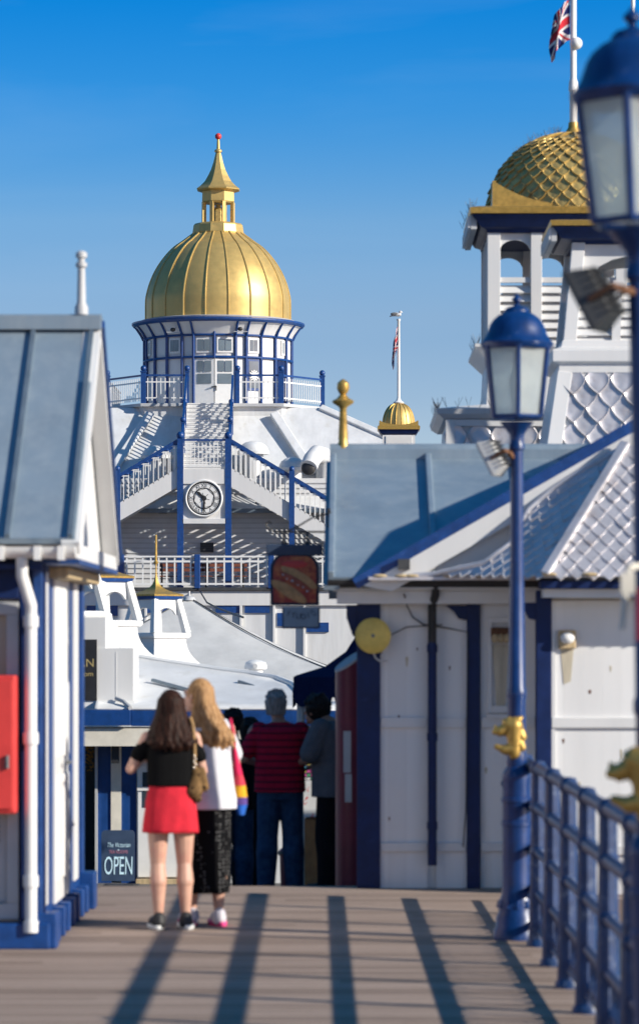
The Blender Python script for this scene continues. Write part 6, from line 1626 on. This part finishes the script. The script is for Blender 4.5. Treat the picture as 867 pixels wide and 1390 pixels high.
def dome_house():
    Yc = 146.; k = Yc/F; z0 = PZ(548, 140.) ; R = 2.97
    zc = 14.70
    t = thing('camera_obscura_tower', 'round blue and white viewing house under the large seamed gold dome', 'domed building', (XC, Yc, z0))
    NS = 20
    # panel edges by angle, front is -y
    ang = [-90, -72.5, -54, -36, -18, 0, 18, 36, 54, 72.5, 90]
    mb = MB(); mb.lathe([(R-.03, z0-.1), (R-.03, zc)], (XC, Yc, 0), 40, -PI/2 + PI/40*0); mb.build('wall', M['white'], t)
    def pt(deg, z, rr=R): a = math.radians(deg-90); return V((XC + rr*math.cos(a), Yc + rr*math.sin(a), z))
    zt1, zt2 = z0+2.02, zc-.62          # transom above the doors, head band
    def seg(d0, d1, za, zb, rr0, rr1, name, m, parent=t):
        mb = MB(); mb.prism([pt(d0, za, rr1), pt(d1, za, rr1), pt(d1, zb, rr1), pt(d0, zb, rr1)], (pt((d0+d1)/2, 0, rr0-rr1) - V((XC, Yc, 0)))); return mb.build(name, m, parent)
    posts = [-86, -72, -56, -41, -26.5, -17.0, 15.5, 24, 37, 52, 68, 86, 104, 122, 140, 160, 180, 200, 220, 238, 256]
    for d in posts:
        mb = MB(); p = pt(d, z0, R+.03); mb.tube([p, pt(d, zc-.02, R+.03)], .060, 8); mb.build('post', M['blue'], t, smooth=True)
    mb = MB(); mb.tube([pt(-.8, zt1, R+.03), pt(-.8, zc, R+.03)], .06, 8); mb.build('post', M['blue'], t, smooth=True)
    for z, r_ in ((zt1+.05, .052), (zt2+.02, .045)):
        mb = MB(); mb.tube([pt(d, z, R+.035) for d in range(0, 361, 6)], r_, 8, caps=False); mb.build('ring_band', M['blue'], t, smooth=True)
    # white cladding between posts (vertical boards) and windows
    wl = [(-72, -56), (-41, -26.5)] ; 
    for a, b in ((-40, -27.5), (24.8, 36.2), (-71, -63), (60, 67), (-16, -1.6), (.2, 14.6)):
        w = seg(a+1, b-1, zt1+.22, zt2-.08, R-.01, R+.015, 'high_window', M['rail_white'])
        for i in range(2):
            u0 = a + 2 + (b-a-4)*i/2 + .3; u1 = a + 2 + (b-a-4)*(i+1)/2 - .3
            seg(u0, u1, zt1+.30, zt2-.16, R+.017, R+.022, 'pane', M['glassgrey'], w)
    w = seg(25.5, 36, z0+.75, zt1-.02, R-.01, R+.015, 'window', M['blue']); seg(26.6, 34.8, z0+.85, zt1-.1, R+.017, R+.024, 'pane', M['glassgrey'], w)
    p = pt(30.5, z0+1.35, R+.05); mb = MB()
    for i in range(6):
        a = PI*i/6; dx = V((math.cos(math.radians(30.5)), math.sin(math.radians(30.5)), 0)); mb.bar(p - (dx*math.cos(a) + V((0, 0, math.sin(a))))*.22, p + (dx*math.cos(a) + V((0, 0, math.sin(a))))*.22, .05, .01, (-.5, .8, 0))
    mb.build('white_rosette', M['rail_white'], w)
    seg(54, 66, z0+.1, zt1-.02, R-.01, R+.02, 'open_doorway', M['navy'])
    # double doors
    for a, b in ((-16.2, -1.2), (-.4, 14.6)):
        d = seg(a, b, z0+.02, zt1-.02, R-.01, R+.03, 'door', M['lgrey'] if False else M['rail_white'])
        seg(a+2.2, b-2, z0+1.0, z0+1.40, R+.032, R+.036, 'door_glass', M['glassgrey'], d)
        seg(a+2.2, b-8.2, z0+1.48, z0+1.92, R+.032, R+.036, 'door_glass', M['glassgrey'], d); seg(b-7.2, b-2, z0+1.48, z0+1.92, R+.032, R+.036, 'door_glass', M['glassgrey'], d)
    mb = MB(); mb.bar(pt(-3.2, z0+.86, R+.07), pt(.6, z0+.9, R+.07), .05, .04); mb.tube([pt(.6, z0+.9, R+.06), pt(.6, z0+.72, R+.06)], .02, 6); mb.build('door_bolt', M['dgrey'], t)
    # flared eave with blue ribs
    zb = zc - .62; Rt = 3.42
    mb = MB(); mb.lathe([(R+.0, zb), (R+.12, zb+.22), (R+.30, zb+.46), (Rt-.02, zc-.06)], (XC, Yc, 0), 48, caps=False); mb.build('eave_soffit', M['white'], t, smooth=True)
    for d in posts:
        mb = MB(); mb.tube([pt(d, zb-.0, R+.07), pt(d, zb+.2, R+.16), pt(d, zb+.44, R+.32), pt(d, zc-.04, Rt-.02)], .046, 6); mb.build('eave_rib', M['blue'], t, smooth=True)
    mb = MB(); mb.lathe([(Rt-.14, zc-.10), (Rt+.02, zc-.08), (Rt+.09, zc-.0), (Rt+.09, zc+.07), (Rt-.1, zc+.11), (R, zc+.14)], (XC, Yc, 0), 64); mb.build('cornice', M['blue'], t, smooth=30)
    mb = MB(); mb.lathe([(R+.16, zc+.12), (R+.18, zc+.17), (R+.05, zc+.2)], (XC, Yc, 0), 64); mb.build('gutter_ring', M['lgrey'], t, smooth=True)
    for d in (-30, 17):
        q = pt(d, zb+.22, R+.42); l = thing('security_camera', 'small dark floodlight under the dome eave, %s' % ('left of the double doors' if d < 0 else 'right of the double doors'), 'lamp', q, 'lamps under the dome eave')
        mb = MB(); mb.sphere(q, .10, 10, 7, (1.1, .9, .8)); mb.build('lamp_head', M['black'], l, smooth=True)
        mb = MB(); mb.tube([q, pt(d, zb+.3, R+.2)], .025, 6); mb.bar(q + V((-.25, 0, -.1)), q + V((.3, 0, -.1)), .04, .03); mb.build('bracket', M['lgrey'], l)
    # gold dome
    kz = .3806*k*1.02
    prof = [(263, 712), (263, 690), (262.5, 640), (257, 610), (248, 580), (233, 545), (212, 510), (185, 476), (158, 450), (134, 434), (112, 418), (94, 405), (89, 400)]
    Zt = lambda zp: zc + .14 + (712 - zp)*kz
    # smooth with catmull
    def cat(P_, n=5):
        o = []
        for i in range(len(P_)-1):
            p0, p1, p2, p3 = P_[max(0, i-1)], P_[i], P_[i+1], P_[min(len(P_)-1, i+2)]
            for j in range(n):
                t_ = j/n; o.append(tuple(.5*((2*p1[q]) + (-p0[q]+p2[q])*t_ + (2*p0[q]-5*p1[q]+4*p2[q]-p3[q])*t_*t_ + (-p0[q]+3*p1[q]-3*p2[q]+p3[q])*t_**3) for q in (0, 1)))
        o.append(P_[-1]); return o
    pf = [(r*kz*.965, Zt(zp)) for r, zp in cat(prof)]
    mb = MB(); mb.lathe(pf, (XC, Yc, 0), 96); dm = mb.build('gold_dome', M['gold'], t, smooth=True)
    for i in range(20):
        a = 2*PI*(i+.5)/20 - PI/2 + .02
        mb = MB(); mb.tube([(XC + (r+.012)*math.cos(a), Yc + (r+.012)*math.sin(a), z) for r, z in pf[::2]], .034, 6); mb.build('dome_seam', M['gold'], dm, smooth=True)
    # lantern
    L = lambda rows, name, m, n=8, **kw: (lambda mb: (mb.lathe([(r*kz, Zt(zp)) for r, zp in rows], (XC, Yc, 0), n, -PI/2 + PI/n), mb.build(name, m, t, **kw)))(MB())
    L([(90, 408), (92, 400), (88, 374), (82, 368), (60, 364)], 'lantern_collar', M['gold'], 12)
    for i in range(8):
        a = -PI/2 + PI/8 + 2*PI*i/8; r = 54*kz
        mb = MB(); p = V((XC + r*math.cos(a), Yc + r*math.sin(a), 0)); mb.bar((p.x, p.y, Zt(366)), (p.x, p.y, Zt(292)), .13, .13, (math.cos(a), math.sin(a), 0)); mb.build('lantern_post', M['gold'], t)
    L([(22, 366), (22, 322), (12, 312), (10, 300), (.5, 298)], 'bell_housing', M['goldold'], 8)
    L([(56, 296), (60, 290), (59, 256), (64, 250)], 'lantern_frieze', M['gold'], 8)
    L([(60, 256), (79, 250), (80, 246), (66, 236), (50, 220), (38, 200), (27, 178), (18, 152), (11, 124), (7, 112)], 'lantern_roof', M['gold'], 8)
    L([(7, 118), (13, 116), (14, 112), (12, 108), (6, 105), (5, 80), (4, 70)], 'spire', M['gold'], 12, smooth=True)
    mb = MB(); mb.sphere((XC, Yc, Zt(61)), 11.5*kz, 16, 10); mb.build('red_ball', M['red'], t, smooth=True)
dome_house()

def roof_things():
    for px, py, w, lab in ((214, 618, 23, 'white mushroom roof vent left of the staircase'), (344, 612, 22, 'white mushroom roof vent just right of the landing'), (397, 634, 20, 'white mushroom roof vent beside the pipe cowl')):
        Y = 137.2 + (640-py)/60.; q = P(px, py, Y); r = w*Y/F
        # foot on the roof plane
        t = thing('roof_vent', lab, 'roof vent', q, 'mushroom vents on the theatre roof')
        mb = MB(); mb.lathe([(r*.62, -1.1), (r*.62, -.05)], q, 20); mb.build('vent_neck', M['white_roof'], t, smooth=True)
        mb = MB(); mb.lathe([(r*.6, -.12), (r*.98, -.14), (r*1.0, -.02), (r*.92, .02), (r*.90, .08), (r*.76, .22), (r*.50, .32), (r*.2, .37), (.01, .38)], q, 28); mb.build('vent_cap', M['white_roof'], t, smooth=30)
    Y = 136.9; q = P(428, 628, Y); t = thing('pipe_cowl', 'bent white pipe cowl with a dark mouth on the theatre roof', 'roof vent', q)
    mb = MB(); mb.tube([P(440, 650, Y+.6), P(440, 628, Y+.5), P(438, 618, Y+.3), P(430, 616, Y-.1), P(423, 624, Y-.6), P(419, 634, Y-.9)], [.32, .33, .34, .34, .33, .33], 16); mb.build('pipe', M['white_roof'], t, smooth=True)
    mb = MB(); mb.sphere(P(418.6, 635.5, Y-.93), .27, 14, 8, (1, .4, 1)); mb.build('mouth', M['black'], t, smooth=True)
    Y = 136.9
    for px, py, lab in ((203, 684, 'small wall lantern under the left stair flight'), (352, 685, 'small wall lantern under the right stair flight')):
        q = P(px, py, Y-.05); t = thing('wall_lantern', lab, 'wall light', q, 'wall lanterns under the stairs')
        mb = MB(); mb.box(q.x-.15, q.x+.15, q.y-.16, q.y+.0, q.z-.11, q.z+.11); mb.build('casing', M['black'], t, bevel=.03)
        mb = MB(); mb.box(q.x-.11, q.x+.11, q.y-.18, q.y-.165, q.z-.075, q.z+.06); mb.build('lens', M['lgrey'], t)
    for px, py, w, h, lab in ((281, 743, 9, 6.5, 'dark slatted vent panel below the clock'), (221, 694, 5.5, 3, 'small grey vent on the clapboard wall left of the clock')):
        q = P(px, py, Y); k = Y/F; t = thing('wall_vent', lab, 'vent', q)
        mb = MB(); mb.box(q.x-w*k, q.x+w*k, Y-.02, Y+.06, q.z-h*k, q.z+h*k); mb.build('vent_box', M['dgrey'] if w > 6 else M['grey'], t)
        mb = MB()
        for i in range(4): z = q.z + (i-1.5)*h*k*.45; mb.box(q.x-w*k*.86, q.x+w*k*.86, Y-.035, Y-.022, z-.012, z+.012)
        mb.build('vent_slats', M['black'], t)
    # picnic benches on the balcony
    zf = PZ(797, 134.) - .01
    for px, lab in ((245, 'dark red bench left of the middle balcony post'), (305, 'dark red bench right of the middle balcony post')):
        Y = 135.3; X = PX(px, Y); t = thing('picnic_bench', lab, 'bench', (X, Y, zf), 'benches on the theatre balcony')
        mb = MB(); mb.box(X-.85, X+.85, Y-.2, Y+.2, zf+.42, zf+.46); mb.build('seat', M['wood'], t)
        mb = MB(); mb.box(X-.85, X+.85, Y+.2, Y+.24, zf+.62, zf+.74); mb.box(X-.85, X+.85, Y+.2, Y+.24, zf+.80, zf+.92); mb.build('backrest', M['wood'], t)
        for s in (-.7, .7):
            for dy in (-.15, .2): mb = MB(); mb.box(X+s-.03, X+s+.03, Y+dy-.03, Y+dy+.03, zf, zf+(.42 if dy < 0 else .9)); mb.build('leg', M['black'], t)
    # loose cables by the roof
    mb = MB(); mb.tube([P(270, 800, 133.9), P(281, 818, 125), P(297, 826, 110), P(330, 838, 95)], .03, 6)
    mb.build('overhead_cable', M['dgrey'], loc=P(270, 800, 133.9), smooth=True); tag(bpy.data.objects['overhead_cable'], 'thin sagging cable from the balcony edge down to the marquee', 'cable')
roof_things()

def far_cupola():
    Y = 128.; k = Y/F; cx = PX(541, Y); h = 22*k; cy = Y + h; z = lambda py: PZ(py, Y)
    t = thing('flag_turret', 'small far white turret with ribbed gold dome and tall white flagpole', 'turret', (cx, cy, -1.3))
    mb = MB(); mb.box(cx-h, cx+h, cy-h, cy+h, -1.4, z(590)); mb.build('turret_wall', M['white'], t)
    mb = MB()
    for i in range(14): zz = z(610) + i*(z(591)-z(610))/14; mb.bar((cx-h*.8, cy-h-.01, zz), (cx+h*.8, cy-h-.01, zz), .04, .03)
    mb.build('louvre', M['rail_white'], t)
    mb = MB(); sq_loft(mb, cx, cy, [(h*1.02, z(590)), (h*1.12, z(588)), (h*1.25, z(583))]); mb.build('blue_cornice', M['navy'], t)
    mb = MB(); sq_loft(mb, cx, cy, [(h*1.3, z(583)), (h*1.31, z(579)), (h*1.2, z(577))]); mb.build('gold_lip', M['goldtrim'], t)
    mb = MB(); horned_curb(mb, cx, cy, h*1.2, z(580), z(576.5), z(571), .05); mb.build('gold_curb', M['goldtrim'], t)
    R = 22*k; z0 = z(579); H = z(546.5)-z0
    pf = [(max(.02, R*math.cos(s*PI/2)**.72), z0 + H*math.sin(s*PI/2)) for s in [i/16 for i in range(17)]]
    mb = MB(); mb.lathe(pf, (cx, cy, 0), 48); d = mb.build('gold_dome', M['gold'], t, smooth=True)
    for i in range(18):
        a = 2*PI*i/18; mb = MB(); mb.tube([(cx + r*math.cos(a), cy + r*math.sin(a), zz) for r, zz in pf[:-1]], .022, 5); mb.build('dome_rib', M['goldtrim'], d, smooth=True)
    mb = MB(); mb.lathe([(.16, z(547)), (.20, z(545)), (.09, z(542)), (.055, z(538)), (.05, z(434)), (.07, z(433)), (.07, z(431))], (cx, cy, 0), 12); mb.build('flagpole', M['rail_white'], t, smooth=True)
    flag('small union flag drooping from the far white flagpole', (cx-.03, cy-.05, z(442)), .75, .85, .16, .07)
    # gull
    q = V((cx+.0, cy, z(431)))
    g = thing('seagull', 'seagull perched on top of the far flagpole', 'seagull', q); c = lambda px, py: P(px, py, cy) - q + V((0, 0, .02))
    bw = MB()
    pr = [('cap', c(542, 428), c(537, 427.5), .06, .075), ('cap', c(537, 427.5), c(533, 428.5), .07, .05), ('cap', c(533, 428.5), c(529, 430.3), .045, .02), ('cap', c(542, 427), c(543, 424.5), .045, .045), ('ell', c(543.2, 424.2), (.06, .05, .05)), ('cap', c(545, 424.3), c(546.6, 424.9), .016, .008)]
    gm = mat('gull_feathers', (.62, .63, .65), .7, amt=.2, scale=14)
    mesh_obj('body', blob_mesh(pr, .012, 2, 'gull'), gm, g)
    mb = MB()
    for s in (-1, 1): mb.sphere(c(535, 427.4) + V((0, s*.055, .01)), 1, 12, 8, (.14, .025, .055))
    MBlocal(mb, 'wing', M['grey'], g, True)
    mb = MB()
    for s in (-.03, .03): mb.tube([c(540, 428) + V((0, s, -.02)), c(540.5, 431) + V((0, s, -.0))], .008, 6)
    MBlocal(mb, 'leg', M['stain'], g, True)
far_cupola()
